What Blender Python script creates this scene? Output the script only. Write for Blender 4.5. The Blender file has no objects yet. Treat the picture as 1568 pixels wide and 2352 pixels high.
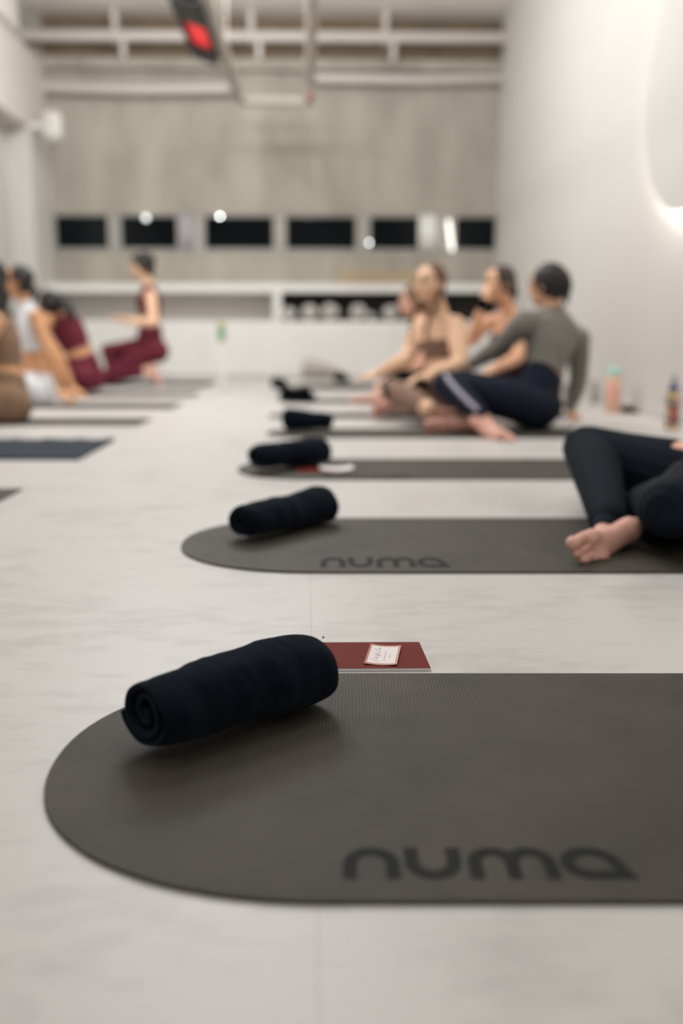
import bpy, bmesh, math, random
import numpy as np
from mathutils import Vector, Matrix, noise

S = bpy.context.scene
COL = S.collection
random.seed(7)

# ------------------------------------------------------------------ camera, world, exposure, lamps
FPX, CX, CY = 2287.0, 784.0, 1176.0          # 35 mm lens on a 36 mm tall frame of 2352 px
HOR, VPX, CAMH = 740.0, 700.0, 0.57
PITCH = math.atan((CY - HOR) / FPX)
YAW = math.atan((CX - VPX) * math.cos(PITCH) / FPX)
CAM = Vector((0, 0, CAMH))
FWD = Vector((math.sin(YAW) * math.cos(PITCH), math.cos(YAW) * math.cos(PITCH), -math.sin(PITCH)))
RIGHT = Vector((math.cos(YAW), -math.sin(YAW), 0))
UP = RIGHT.cross(FWD)
HEAD = Vector((math.sin(YAW), math.cos(YAW), 0))
Z = Vector((0, 0, 1))

cd = bpy.data.cameras.new('camera')
cam = bpy.data.objects.new('camera', cd)
COL.objects.link(cam)
cam.matrix_world = Matrix.Translation(CAM) @ Matrix((RIGHT, UP, -FWD)).transposed().to_4x4()
cd.sensor_fit = 'VERTICAL'
cd.sensor_height = 36.0
cd.sensor_width = 24.0
cd.lens = 35.0
cd.clip_start = 0.02
cd.dof.use_dof = True
cd.dof.focus_distance = 1.64
cd.dof.aperture_fstop = 1.4
S.camera = cam

w = bpy.data.worlds.new('night')
S.world = w
w.use_nodes = True
w.node_tree.nodes['Background'].inputs[0].default_value = (0.02, 0.03, 0.035, 1)
w.node_tree.nodes['Background'].inputs[1].default_value = 0.12

S.view_settings.view_transform = 'Standard'
S.view_settings.look = 'None'
S.view_settings.gamma = 1.0
S.view_settings.use_curve_mapping = False
S.view_settings.exposure = 0.0
S.cycles.use_denoising = True
S.cycles.max_bounces = 7
S.cycles.diffuse_bounces = 4
S.cycles.sample_clamp_indirect = 6.0

CEIL = 3.72
LAMP = 0.80


def area(name, loc, sx, sy, power, color=(1, 0.985, 0.96), rot=(0, 0, 0)):
    l = bpy.data.lights.new(name, 'AREA')
    l.shape = 'RECTANGLE'
    l.size, l.size_y, l.energy, l.color = sx, sy, power, color
    o = bpy.data.objects.new(name, l)
    o.location, o.rotation_euler = loc, rot
    COL.objects.link(o)
    return o


def globe(loc, r, power, color=(0.975, 0.988, 1.0)):
    l = bpy.data.lights.new('unseen_ceiling_lamp', 'POINT')
    l.energy, l.shadow_soft_size, l.color = power, r, color
    o = bpy.data.objects.new('unseen_ceiling_lamp', l)
    o.location = loc
    COL.objects.link(o)
    return o


for (lx, ly, lz, r, p) in ((0.1, -0.6, 0.6, .25, 33), (0.15, 1.9, 0.6, .25, 46), (-0.1, 4.3, 0.6, .25, 58), (-1.2, 6.6, 0.6, .25, 92), (-0.1, 6.6, 0.6, .25, 88),
                           (-1.4, 8.3, 0.3, .1, 62), (-0.2, 8.3, 0.3, .1, 66)):  # this back pair is added to brighten the back wall, cabinet and ceiling
    globe((lx, ly, CEIL - lz), r, p * LAMP)


# ------------------------------------------------------------------ helpers
def ray(px, py):
    return FWD + RIGHT * ((px - CX) / FPX) + UP * ((CY - py) / FPX)


def K(px, py, d):
    return CAM + ray(px, py) * d


def G(px, py, z=0.0):
    r = ray(px, py)
    return CAM + r * ((z - CAMH) / r.z)


def atY(px, py, y):
    r = ray(px, py)
    return CAM + r * (y / r.y)


def atX(px, py, x):
    r = ray(px, py)
    return CAM + r * (x / r.x)


def limb(p, px, py, L, near=True):
    """point on the sight line of (px, py) at distance L from joint p"""
    r = ray(px, py).normalized()
    q = p - CAM
    b = r.dot(q)
    disc = b * b - (q.dot(q) - L * L)
    if disc <= 0:
        return p + ((CAM + r * b) - p)
    s = math.sqrt(disc)
    return CAM + r * (b - s if near else b + s)


def lin(c):
    return tuple(((v / 255) / 12.92 if v / 255 <= 0.04045 else ((v / 255 + 0.055) / 1.055) ** 2.4) for v in c)


def material(name, rgb, rough=0.6, metal=0.0, bump=0.0, bscale=200.0, var=0.0, vscale=4.0, sheen=0.0, spec=0.5,
             emit=None, estr=0.0, vstretch=None, coat=0.0):
    m = bpy.data.materials.new(name)
    m.use_nodes = True
    nt = m.node_tree
    b = nt.nodes['Principled BSDF']
    c = lin(rgb)
    b.inputs['Base Color'].default_value = (*c, 1)
    b.inputs['Roughness'].default_value = rough
    b.inputs['Metallic'].default_value = metal
    b.inputs['Specular IOR Level'].default_value = spec
    if coat:
        b.inputs['Coat Weight'].default_value = coat
    if sheen:
        b.inputs['Sheen Weight'].default_value = sheen
        b.inputs['Sheen Roughness'].default_value = 0.4
        b.inputs['Sheen Tint'].default_value = (0.5, 0.65, 0.85, 1)
    if emit:
        b.inputs['Emission Color'].default_value = (*emit, 1)
        b.inputs['Emission Strength'].default_value = estr
    tc = nt.nodes.new('ShaderNodeTexCoord')
    if var:
        n = nt.nodes.new('ShaderNodeTexNoise')
        n.inputs['Scale'].default_value = vscale
        n.inputs['Detail'].default_value = 6
        n.inputs['Roughness'].default_value = 0.6
        if vstretch:
            mp = nt.nodes.new('ShaderNodeMapping')
            mp.inputs['Scale'].default_value = vstretch
            nt.links.new(tc.outputs['Object'], mp.inputs[0])
            nt.links.new(mp.outputs[0], n.inputs['Vector'])
        else:
            nt.links.new(tc.outputs['Object'], n.inputs['Vector'])
        r = nt.nodes.new('ShaderNodeValToRGB')
        r.color_ramp.elements[0].position, r.color_ramp.elements[1].position = 0.3, 0.7
        r.color_ramp.elements[0].color = (*[v * (1 - var) for v in c], 1)
        r.color_ramp.elements[1].color = (*[min(1, v * (1 + var)) for v in c], 1)
        nt.links.new(n.outputs[0], r.inputs[0])
        nt.links.new(r.outputs[0], b.inputs['Base Color'])
    if bump:
        n2 = nt.nodes.new('ShaderNodeTexNoise')
        n2.inputs['Scale'].default_value = bscale
        n2.inputs['Detail'].default_value = 4
        nt.links.new(tc.outputs['Object'], n2.inputs['Vector'])
        bp = nt.nodes.new('ShaderNodeBump')
        bp.inputs['Strength'].default_value = bump
        bp.inputs['Distance'].default_value = 0.004
        nt.links.new(n2.outputs[0], bp.inputs['Height'])
        nt.links.new(bp.outputs[0], b.inputs['Normal'])
    return m


def obj(name, bm, mat, parent=None, smooth=False, loc=None):
    me = bpy.data.meshes.new(name)
    if isinstance(bm, bmesh.types.BMesh):
        bmesh.ops.recalc_face_normals(bm, faces=bm.faces)
        bm.to_mesh(me)
        bm.free()
    else:
        me = bm
    if mat and not me.materials:
        me.materials.append(mat)
    if smooth:
        for p in me.polygons:
            p.use_smooth = True
    o = bpy.data.objects.new(name, me)
    COL.objects.link(o)
    if parent:
        o.parent = parent
    if loc is not None:
        o.location = loc
    return o


def tag(o, label, cat, group=None, kind=None):
    o['label'] = label
    o['category'] = cat
    if group:
        o['group'] = group
    if kind:
        o['kind'] = kind
    return o


def thing(name, label, cat, loc=(0, 0, 0), rotz=0.0, group=None):
    o = bpy.data.objects.new(name, None)
    o.empty_display_size = 0.1
    COL.objects.link(o)
    o.location = loc
    o.rotation_euler = (0, 0, rotz)
    return tag(o, label, cat, group)


def struct(o, label=None, cat=None):
    o['kind'] = 'structure'
    if label:
        o['label'] = label
        o['category'] = cat
    return o


def box(bm, lo, hi, bev=0.0, mtx=None):
    r = bmesh.ops.create_cube(bm, size=1.0)
    vs = r['verts']
    c = [(a + b) / 2 for a, b in zip(lo, hi)]
    s = [abs(b - a) for a, b in zip(lo, hi)]
    for v in vs:
        v.co = Vector((v.co.x * s[0] + c[0], v.co.y * s[1] + c[1], v.co.z * s[2] + c[2]))
        if mtx:
            v.co = mtx @ v.co
    if bev:
        es = list({e for v in vs for e in v.link_edges})
        bmesh.ops.bevel(bm, geom=es, offset=bev, segments=2, affect='EDGES', profile=0.5)


def boxob(name, lo, hi, mat, parent=None, bev=0.0):
    bm = bmesh.new()
    box(bm, lo, hi, bev)
    return obj(name, bm, mat, parent)


def loft(bm, pts, radii, side=None, n=16, cap=True):
    """tube through pts with elliptical radii (a along side, b across), rounded ends"""
    pts = [Vector(p) for p in pts]
    radii = [(r, r) if not isinstance(r, (tuple, list)) else tuple(r) for r in radii]
    if side is None:
        t = (pts[-1] - pts[0]).normalized()
        side = t.orthogonal()
    sides = side if isinstance(side, list) else [side] * len(pts)
    rings = []
    N = len(pts)

    def ring(c, t, s, a, b):
        s = (s - t * s.dot(t))
        if s.length < 1e-6:
            s = t.orthogonal()
        s.normalize()
        u = t.cross(s)
        return [bm.verts.new(c + s * (a * math.cos(2 * math.pi * k / n)) + u * (b * math.sin(2 * math.pi * k / n))) for k in range(n)]
    tans = []
    for i in range(N):
        a = pts[max(0, i - 1)]
        b = pts[min(N - 1, i + 1)]
        tans.append((b - a).normalized())
    if cap:
        m = min(radii[0])
        for k in (0.85, 0.5):
            f = math.sqrt(1 - k * k)
            rings.append(ring(pts[0] - tans[0] * m * k, tans[0], sides[0], radii[0][0] * f, radii[0][1] * f))
    for i in range(N):
        rings.append(ring(pts[i], tans[i], sides[i], *radii[i]))
    if cap:
        m = min(radii[-1])
        for k in (0.5, 0.85):
            f = math.sqrt(1 - k * k)
            rings.append(ring(pts[-1] + tans[-1] * m * k, tans[-1], sides[-1], radii[-1][0] * f, radii[-1][1] * f))
    for A, B in zip(rings, rings[1:]):
        for k in range(n):
            bm.faces.new((A[k], A[(k + 1) % n], B[(k + 1) % n], B[k]))
    bm.faces.new(list(reversed(rings[0])))
    bm.faces.new(rings[-1])


def ell(bm, c, axes, seg=20):
    """ellipsoid: axes = three vectors (direction times radius)"""
    M = Matrix((axes[0], axes[1], axes[2])).transposed().to_4x4()
    M.translation = c
    bmesh.ops.create_uvsphere(bm, u_segments=seg, v_segments=seg // 2 + 2, radius=1.0, matrix=M)


def lathe(bm, prof, c=Vector((0, 0, 0)), n=24):
    rings = []
    for r, z in prof:
        rings.append([bm.verts.new(c + Vector((r * math.cos(2 * math.pi * k / n), r * math.sin(2 * math.pi * k / n), z))) for k in range(n)])
    for A, B in zip(rings, rings[1:]):
        for k in range(n):
            bm.faces.new((A[k], A[(k + 1) % n], B[(k + 1) % n], B[k]))
    bm.faces.new(list(reversed(rings[0])))
    bm.faces.new(rings[-1])


def ribbon(bm, pts, wd, h=0.0004, closed=False, z=0.0):
    """flat stroke of width wd and thickness h along 2-D pts"""
    P = [Vector((p[0], p[1])) for p in pts]
    n = len(P)
    L, R = [], []
    for i in range(n):
        a = P[(i - 1) % n] if (closed or i > 0) else P[i]
        b = P[(i + 1) % n] if (closed or i < n - 1) else P[i]
        d1 = (P[i] - a)
        d2 = (b - P[i])
        d1 = d1.normalized() if d1.length > 1e-9 else d2.normalized()
        d2 = d2.normalized() if d2.length > 1e-9 else d1
        t = (d1 + d2).normalized()
        nn = Vector((-t.y, t.x))
        k = wd / 2 / max(0.45, nn.dot(Vector((-d1.y, d1.x))))
        L.append(P[i] + nn * k)
        R.append(P[i] - nn * k)
    vs = [[bm.verts.new((q.x, q.y, z + zz)) for q in side] for zz in (0, h) for side in (L, R)]
    l0, r0, l1, r1 = vs
    m = n if closed else n - 1
    for i in range(m):
        j = (i + 1) % n
        bm.faces.new((l1[i], r1[i], r1[j], l1[j]))
        bm.faces.new((l0[i], l0[j], r0[j], r0[i]))
        bm.faces.new((l0[i], l1[i], l1[j], l0[j]))
        bm.faces.new((r0[i], r0[j], r1[j], r1[i]))
    if not closed:
        bm.faces.new((l0[0], r0[0], r1[0], l1[0]))
        bm.faces.new((l0[-1], l1[-1], r1[-1], r0[-1]))


def evaluated(o):
    dg = bpy.context.evaluated_depsgraph_get()
    me = bpy.data.meshes.new_from_object(o.evaluated_get(dg))
    return me


def remeshed(bm, voxel, smooth=4, fac=0.5):
    """fuse overlapping shapes into one continuous skin"""
    o = obj('fuse', bm, None)
    r = o.modifiers.new('r', 'REMESH')
    r.mode = 'VOXEL'
    r.voxel_size = voxel
    s = o.modifiers.new('s', 'SMOOTH')
    s.factor = fac
    s.iterations = smooth
    me = evaluated(o)
    old = o.data
    bpy.data.objects.remove(o)
    bpy.data.meshes.remove(old)
    for p in me.polygons:
        p.use_smooth = True
    return me


# ------------------------------------------------------------------ materials
def floor_material():
    m = bpy.data.materials.new('grey_vinyl_floor')
    m.use_nodes = True
    nt = m.node_tree
    N, L = nt.nodes.new, nt.links.new
    b = nt.nodes['Principled BSDF']
    tc = N('ShaderNodeTexCoord')
    mp = N('ShaderNodeMapping')
    mp.inputs['Scale'].default_value = (2.6, 6.0, 1)
    L(tc.outputs['Object'], mp.inputs[0])
    n1 = N('ShaderNodeTexNoise')
    n1.inputs['Scale'].default_value = 3.0
    n1.inputs['Detail'].default_value = 12
    n1.inputs['Roughness'].default_value = 0.62
    n1.inputs['Distortion'].default_value = 0.15
    L(mp.outputs[0], n1.inputs['Vector'])
    n2 = N('ShaderNodeTexNoise')
    n2.inputs['Scale'].default_value = 2.4
    n2.inputs['Detail'].default_value = 5
    L(tc.outputs['Object'], n2.inputs['Vector'])
    mx = N('ShaderNodeMath')
    mx.operation = 'ADD'
    L(n1.outputs[0], mx.inputs[0])
    L(n2.outputs[0], mx.inputs[1])
    r = N('ShaderNodeValToRGB')
    r.color_ramp.elements[0].position, r.color_ramp.elements[1].position = 0.76, 1.2
    r.color_ramp.elements[0].color = (*lin((190, 187, 184)), 1)
    r.color_ramp.elements[1].color = (*lin((205, 202, 199)), 1)
    mh = N('ShaderNodeMath')
    mh.operation = 'MULTIPLY'
    mh.inputs[1].default_value = 1.0
    L(mx.outputs[0], mh.inputs[0])
    L(mh.outputs[0], r.inputs[0])
    # plank seams
    br = N('ShaderNodeTexBrick')
    br.offset = 0.0
    br.inputs['Scale'].default_value = 1.0
    br.inputs['Mortar Size'].default_value = 0.0012
    br.inputs['Mortar Smooth'].default_value = 0.6
    br.inputs['Brick Width'].default_value = 0.92
    br.inputs['Row Height'].default_value = 1.84
    br.inputs['Color1'].default_value = (1, 1, 1, 1)
    br.inputs['Color2'].default_value = (0.985, 0.985, 0.985, 1)
    br.inputs['Mortar'].default_value = (0.72, 0.70, 0.68, 1)
    mp2 = N('ShaderNodeMapping')
    mp2.inputs['Location'].default_value = (-0.008, -0.1, 0)
    L(tc.outputs['Object'], mp2.inputs[0])
    L(mp2.outputs[0], br.inputs['Vector'])
    mul = N('ShaderNodeMixRGB')
    mul.blend_type = 'MULTIPLY'
    mul.inputs[0].default_value = 0.75
    L(r.outputs[0], mul.inputs[1])
    L(br.outputs['Color'], mul.inputs[2])
    L(mul.outputs[0], b.inputs['Base Color'])
    b.inputs['Roughness'].default_value = 0.42
    b.inputs['Specular IOR Level'].default_value = 0.35
    bp = N('ShaderNodeBump')
    bp.inputs['Strength'].default_value = 0.08
    bp.inputs['Distance'].default_value = 0.003
    L(n1.outputs[0], bp.inputs['Height'])
    L(bp.outputs[0], b.inputs['Normal'])
    return m


def concrete_material(name, rgb, seed=0.0):
    m = bpy.data.materials.new(name)
    m.use_nodes = True
    nt = m.node_tree
    N, L = nt.nodes.new, nt.links.new
    b = nt.nodes['Principled BSDF']
    tc = N('ShaderNodeTexCoord')
    mp = N('ShaderNodeMapping')
    mp.inputs['Scale'].default_value = (1.6, 1.6, 0.55)
    mp.inputs['Location'].default_value = (seed, 0, 0)
    L(tc.outputs['Object'], mp.inputs[0])
    n = N('ShaderNodeTexNoise')
    n.inputs['Scale'].default_value = 1.7
    n.inputs['Detail'].default_value = 8
    n.inputs['Roughness'].default_value = 0.58
    L(mp.outputs[0], n.inputs['Vector'])
    r = N('ShaderNodeValToRGB')
    r.color_ramp.elements[0].position, r.color_ramp.elements[1].position = 0.3, 0.72
    c = lin(rgb)
    r.color_ramp.elements[0].color = (c[0] * .80, c[1] * .79, c[2] * .77, 1)
    r.color_ramp.elements[1].color = (c[0] * 1.2, c[1] * 1.19, c[2] * 1.17, 1)
    L(n.outputs[0], r.inputs[0])
    L(r.outputs[0], b.inputs['Base Color'])
    b.inputs['Roughness'].default_value = 0.85
    return m


def mat_material():
    m = bpy.data.materials.new('ribbed_grey_rubber')
    m.use_nodes = True
    nt = m.node_tree
    N, L = nt.nodes.new, nt.links.new
    b = nt.nodes['Principled BSDF']
    tc = N('ShaderNodeTexCoord')
    n = N('ShaderNodeTexNoise')
    n.inputs['Scale'].default_value = 5.0
    n.inputs['Detail'].default_value = 7
    n.inputs['Roughness'].default_value = 0.6
    L(tc.outputs['Object'], n.inputs['Vector'])
    r = N('ShaderNodeValToRGB')
    r.color_ramp.elements[0].position, r.color_ramp.elements[1].position = 0.3, 0.75
    r.color_ramp.elements[0].color = (*lin((43, 39, 32)), 1)
    r.color_ramp.elements[1].color = (*lin((67, 61, 51)), 1)
    L(n.outputs[0], r.inputs[0])
    L(r.outputs[0], b.inputs['Base Color'])
    b.inputs['Roughness'].default_value = 0.66
    b.inputs['Specular IOR Level'].default_value = 0.4
    sx = N('ShaderNodeSeparateXYZ')
    L(tc.outputs['Object'], sx.inputs[0])

    def sine(src, freq):
        a = N('ShaderNodeMath')
        a.operation = 'MULTIPLY'
        a.inputs[1].default_value = freq
        L(src, a.inputs[0])
        s = N('ShaderNodeMath')
        s.operation = 'SINE'
        L(a.outputs[0], s.inputs[0])
        return s.outputs[0]
    a = sine(sx.outputs['X'], 2 * math.pi / 0.0052)
    c = sine(sx.outputs['Y'], 2 * math.pi / 0.0075)
    mu = N('ShaderNodeMath')
    mu.operation = 'MULTIPLY'
    L(c, mu.inputs[0])
    mu.inputs[1].default_value = 0.45
    ad = N('ShaderNodeMath')
    ad.operation = 'ADD'
    L(a, ad.inputs[0])
    L(mu.outputs[0], ad.inputs[1])
    bp = N('ShaderNodeBump')
    bp.inputs['Strength'].default_value = 0.25
    bp.inputs['Distance'].default_value = 0.0006
    L(ad.outputs[0], bp.inputs['Height'])
    L(bp.outputs[0], b.inputs['Normal'])
    return m


M = {}
M['floor'] = floor_material()
M['wall'] = material('white_wall_paint', (209, 206, 202), 0.75, var=0.015, vscale=1.2)
M['ceiling'] = material('pale_grey_ceiling', (240, 236, 230), 0.85, var=0.03, vscale=2)
M['concrete'] = concrete_material('raw_concrete', (172, 166, 156))
M['concrete_brown'] = concrete_material('brown_concrete', (120, 106, 88), 3.0)
M['pipe'] = material('white_pipe_paint', (206, 199, 193), 0.4)
M['conduit'] = material('pale_conduit', (178, 170, 158), 0.5)
M['white'] = material('white_lacquer', (240, 239, 235), 0.5)
M['white_dim'] = material('white_painted_plaster', (212, 206, 200), 0.7)
M['greycurtain'] = material('pale_grey_curtain', (182, 179, 186), 0.8)
M['frame'] = material('grey_window_frame', (166, 163, 157), 0.55)
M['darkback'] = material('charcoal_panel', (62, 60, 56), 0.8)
M['mat'] = mat_material()
M['matdark'] = material('black_print', (24, 26, 23), 0.7, spec=0.15)
M['matnavy'] = material('navy_towelling', (36, 46, 58), 0.95, bump=0.5, bscale=300, var=0.15, vscale=12)
M['towel'] = material('navy_terry_cloth', (16, 22, 30), 1.0, bump=1.0, bscale=420, var=0.35, vscale=16, sheen=0.10, spec=0.05)
M['blackcloth'] = material('black_cloth', (14, 17, 18), 1.0, bump=0.6, bscale=300, spec=0.05)
M['burgundy'] = material('burgundy_paper', (110, 38, 29), 0.7, var=0.05, vscale=300, spec=0.12)
M['paper'] = material('white_paper', (238, 230, 228), 0.7)
M['copper'] = material('rose_copper_border', (178, 112, 92), 0.45)
M['ink'] = material('plum_ink', (110, 70, 74), 0.7)
M['blackplastic'] = material('black_plastic', (14, 16, 15), 0.45)


def glass_pane():
    m = bpy.data.materials.new('window_glass')
    m.use_nodes = True
    nt = m.node_tree
    N, L = nt.nodes.new, nt.links.new
    out = nt.nodes['Material Output']
    nt.nodes.remove(nt.nodes['Principled BSDF'])
    t = N('ShaderNodeBsdfTransparent')
    t.inputs[0].default_value = (0.85, 0.9, 0.9, 1)
    g = N('ShaderNodeBsdfGlossy')
    g.inputs['Roughness'].default_value = 0.02
    f = N('ShaderNodeFresnel')
    f.inputs[0].default_value = 1.22
    x = N('ShaderNodeMixShader')
    L(f.outputs[0], x.inputs[0])
    L(t.outputs[0], x.inputs[1])
    L(g.outputs[0], x.inputs[2])
    L(x.outputs[0], out.inputs[0])
    return m


M['glass'] = glass_pane()
M['mirror'] = material('mirror_glass', (225, 228, 222), 0.03, metal=1.0)
M['led'] = material('warm_white_led', (255, 250, 240), 0.5, emit=(1.0, 0.95, 0.87), estr=24.0)
M['heatglow'] = material('glowing_heater_tube', (120, 8, 10), 0.4, emit=(1.0, 0.03, 0.04), estr=.8)
M['framelamp'] = material('lit_window_lamp', (255, 255, 255), 0.5, emit=(0.95, 1.0, 0.97), estr=28.0)  # for the small lamps on the window frames
M['reflectglow'] = material('reflection_glow', (255, 255, 255), 0.5, emit=(0.95, 1.0, 0.97), estr=2.0)  # glow added for a bright reflection in the window glass
M['outtube'] = material('lit_tube_lamp', (255, 255, 255), 0.5, emit=(1.0, 0.95, 0.86), estr=1.9)

# ------------------------------------------------------------------ room shell
YC = G(640, 863).y                 # front of the low cabinets
YB = YC + 0.42                     # back wall
XR = G(1150, 863).x                # right wall
XP = atY(128, 640, YB).x           # pilaster and bulkhead face on the left
YP = YB * 1.0
r_ = ray(78, 500)
YP = XP / r_.x * r_.y              # near edge of that face
XL = atY(25, 500, YP).x            # left wall
YF = -2.6                          # wall behind the camera


def zY(py, y, px=640):
    return atY(px, py, y).z


def xY(px, y, py=500):
    return atY(px, py, y).x


ob = boxob('floor', (XL - .2, YF - .2, -0.1), (XR + .2, YB + .2, 0), M['floor'])
struct(ob, 'pale grey mottled vinyl floor with faint seams', 'floor')
ob = boxob('ceiling', (XL - .2, YF - .2, CEIL), (XR + .2, YB + .2, CEIL + .1), M['ceiling'])
struct(ob, 'pale grey ceiling', 'ceiling')
ob = boxob('wall_right', (XR, YF, 0), (XR + .1, YB, CEIL), M['wall'])
struct(ob, 'smooth white wall at the right', 'wall')
ob = boxob('wall_left', (XL - .1, YF, 0), (XL, YB, CEIL), M['wall'])
struct(ob, 'white wall at the left', 'wall')
ob = boxob('wall_front', (XL, YF - .1, 0), (XR, YF, CEIL), M['wall'])
struct(ob, 'white wall behind the camera', 'wall')

ZW0, ZW1 = zY(575, YB), zY(491, YB)
bm = bmesh.new()
box(bm, (XL, YB, 0), (XR, YB + .16, ZW0))
ob = obj('wall_back', bm, M['concrete'])
struct(ob, 'raw concrete back wall', 'wall')
ZBEAM = zY(160, YB - .12)
bm = bmesh.new()
box(bm, (XL, YB, ZW1), (XR, YB + .16, CEIL))
ob2 = obj('upper_wall', bm, M['concrete'], ob)
zb0, zb1 = zY(158, YB - .14), zY(135, YB - .14)
ob = boxob('trim_1', (XP, YB - .14, zb0), (XR, YB, zb1), M['concrete'])
struct(ob, 'grey concrete ledge high on the back wall', 'ledge')
ob = boxob('trim_2', (XP, YB - .03, zb1), (XR, YB, CEIL), M['concrete_brown'])
struct(ob, 'brown concrete strip under the ceiling', 'wall strip')
ob = boxob('baseboard_right', (XR - .012, YF, 0), (XR, YC, 0.07), M['wall'], bev=0.003)
struct(ob, 'low white baseboard along the right wall', 'baseboard')

# pilaster, bulkhead and arched mirror on the left
ZBULK = atX(68, 292, XP).z
ob = boxob('column_left', (XL, YP, 0), (XP, YB, ZBULK), M['wall'])
ob.name = 'trim_3'
struct(ob, 'white pilaster at the far end of the left wall', 'pilaster')
ob = boxob('trim_4', (XL, YF, ZBULK), (XP, YB, zY(152, YB)), M['white_dim'])
struct(ob, 'pale bulkhead along the top of the left wall', 'bulkhead')
ob = boxob('trim_5', (XL, YF, zY(152, YB)), (xY(46, YB - 1.2, 110), YB - 1.2, CEIL), M['white_dim'], bev=0.02)
struct(ob, 'white duct boxing above the left bulkhead', 'duct boxing')

t = thing('arched_mirror', 'tall arched mirror on the left wall beside the white pilaster', 'mirror', (XL, YP - 0.9, 0))
yr = 0.78
ys, zs = [], []
prof = [(-yr, 0.12), (yr, 0.12)]
for k in range(25):
    a = math.pi * k / 24
    prof.append((yr * math.cos(a), 1.55 + yr * math.sin(a)))


def slab(bm, prof, x0, x1):
    A = [bm.verts.new((x0, p[0], p[1])) for p in prof]
    B = [bm.verts.new((x1, p[0], p[1])) for p in prof]
    bm.faces.new(A)
    bm.faces.new(list(reversed(B)))
    n = len(prof)
    for i in range(n):
        bm.faces.new((A[i], B[i], B[(i + 1) % n], A[(i + 1) % n]))


bm = bmesh.new()
slab(bm, prof, 0.0005, 0.012)
obj('mirror_glass', bm, M['mirror'], t)
bm = bmesh.new()
slab(bm, [(p[0] * 1.02, p[1] if p[1] < .2 else p[1] + .015) for p in prof], 0.0, 0.006)
obj('backing', bm, M['white_dim'], t)

# windows: six frames with panes
wx = [(125, 262), (262, 439), (439, 642), (642, 832), (832, 1022), (1022, 1162)]
gx = [(127, 247), (277, 406), (470, 627), (657, 816), (850, 1003), (1046, 1156)]
for i, ((a, b), (g0, g1)) in enumerate(zip(wx, gx)):
    x0, x1 = xY(a, YB), xY(b, YB)
    if i == 0:
        x0 = XL
    if i == 5:
        x1 = XR
    p0, p1 = xY(g0, YB + .04), xY(g1, YB + .04)
    zp0, zp1 = zY(571, YB + .04), zY(498, YB + .04)
    t = thing('window_%d' % (i + 1), 'dark night window, number %s from the left along the concrete wall' % ('one', 'two', 'three', 'four', 'five', 'six')[i], 'window', ((x0 + x1) / 2, YB, ZW0))
    t['kind'] = 'structure'
    o0 = Vector(t.location)
    bm = bmesh.new()
    y0, y1 = YB + .02, YB + .10
    for lo, hi in (((x0, y0, ZW0), (p0, y1, ZW1)), ((p1, y0, ZW0), (x1, y1, ZW1)), ((p0, y0, ZW0), (p1, y1, zp0)), ((p0, y0, zp1), (p1, y1, ZW1))):
        box(bm, Vector(lo) - o0, Vector(hi) - o0)
    obj('window_frame', bm, M['frame'], t)
    bm = bmesh.new()
    box(bm, Vector((p0, YB + .05, zp0)) - o0, Vector((p1, YB + .056, zp1)) - o0)
    obj('pane', bm, M['glass'], t)
ob = boxob('trim_6', (XL, YB - .012, ZW0 - .025), (XR, YB + .02, ZW0), M['frame'])
struct(ob, 'thin grey sill under the row of windows', 'sill')
# pale strips hanging at two of the windows, small lamps on the frames, one glow for a reflection
for (a, b, lab) in ((414, 438, 'narrow pale curtain strip at the right side of the second window'), (962, 1003, 'white curtain strip at the right side of the fifth window')):
    bm = bmesh.new()
    x0, x1 = xY(a, YB), xY(b, YB)
    n = 14
    va = [bm.verts.new((x0 + (x1 - x0) * k / n, YB + .006 + .006 * math.sin(k * 2.2), ZW0 + .005)) for k in range(n + 1)]
    vb = [bm.verts.new((v.co.x, v.co.y, ZW1 - .002)) for v in va]
    for k in range(n):
        bm.faces.new((va[k], va[k + 1], vb[k + 1], vb[k]))
    o = obj('curtain', bm, M['white'] if a > 900 else M['greycurtain'], smooth=True)
    sm = o.modifiers.new('s', 'SOLIDIFY')
    sm.thickness = 0.003
    tag(o, lab, 'curtain')
for (px, py, r, lab) in ((505, 497, .010, 'small round lamp glowing at the top of the third window'),
                         (848, 557, .0075, 'small round lamp glowing at the left edge of the fifth window'),
                         (335, 500, .030, 'larger white glow added for a reflection at the top of the second window')):
    c = atY(px, py, YB - .012)
    t = thing('window_lamp', lab, 'lamp', (c.x, c.y, c.z), 0, 'small lamps on the windows')
    bm = bmesh.new()
    ell(bm, Vector((0, 0, 0)), (Vector((r, 0, 0)), Vector((0, r, 0)), Vector((0, 0, r))))
    obj('bulb', bm, M['framelamp' if r < .02 else 'reflectglow'], t, True)
    bm = bmesh.new()
    loft(bm, [(0, .004, 0), (0, .045, 0)], [.006, .006], n=10)
    obj('holder', bm, M['frame'], t, True)
c0, c1 = atY(1030, 508, YB - .02), atY(1038, 573, YB - .02)
t = thing('tube_lamp', 'upright lit tube lamp between the two rightmost windows', 'lamp', tuple(c1))
bm = bmesh.new()
loft(bm, [Vector((0, 0, 0)), c0 - c1], [.018, .018], n=12)
obj('tube', bm, M['outtube'], t, True)
for f in (.1, .9):
    bm = bmesh.new()
    q = (c0 - c1) * f
    box(bm, q + Vector((-.012, .02, -.01)), q + Vector((.012, .05, .01)), .002)
    obj('clip', bm, M['frame'], t)
ob = boxob('ground', (XL - 3, YB + .2, -0.15), (XR + 3, YB + 8, -0.02), M['blackplastic'])
struct(ob, 'dark ground outside the windows', 'ground')

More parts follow.
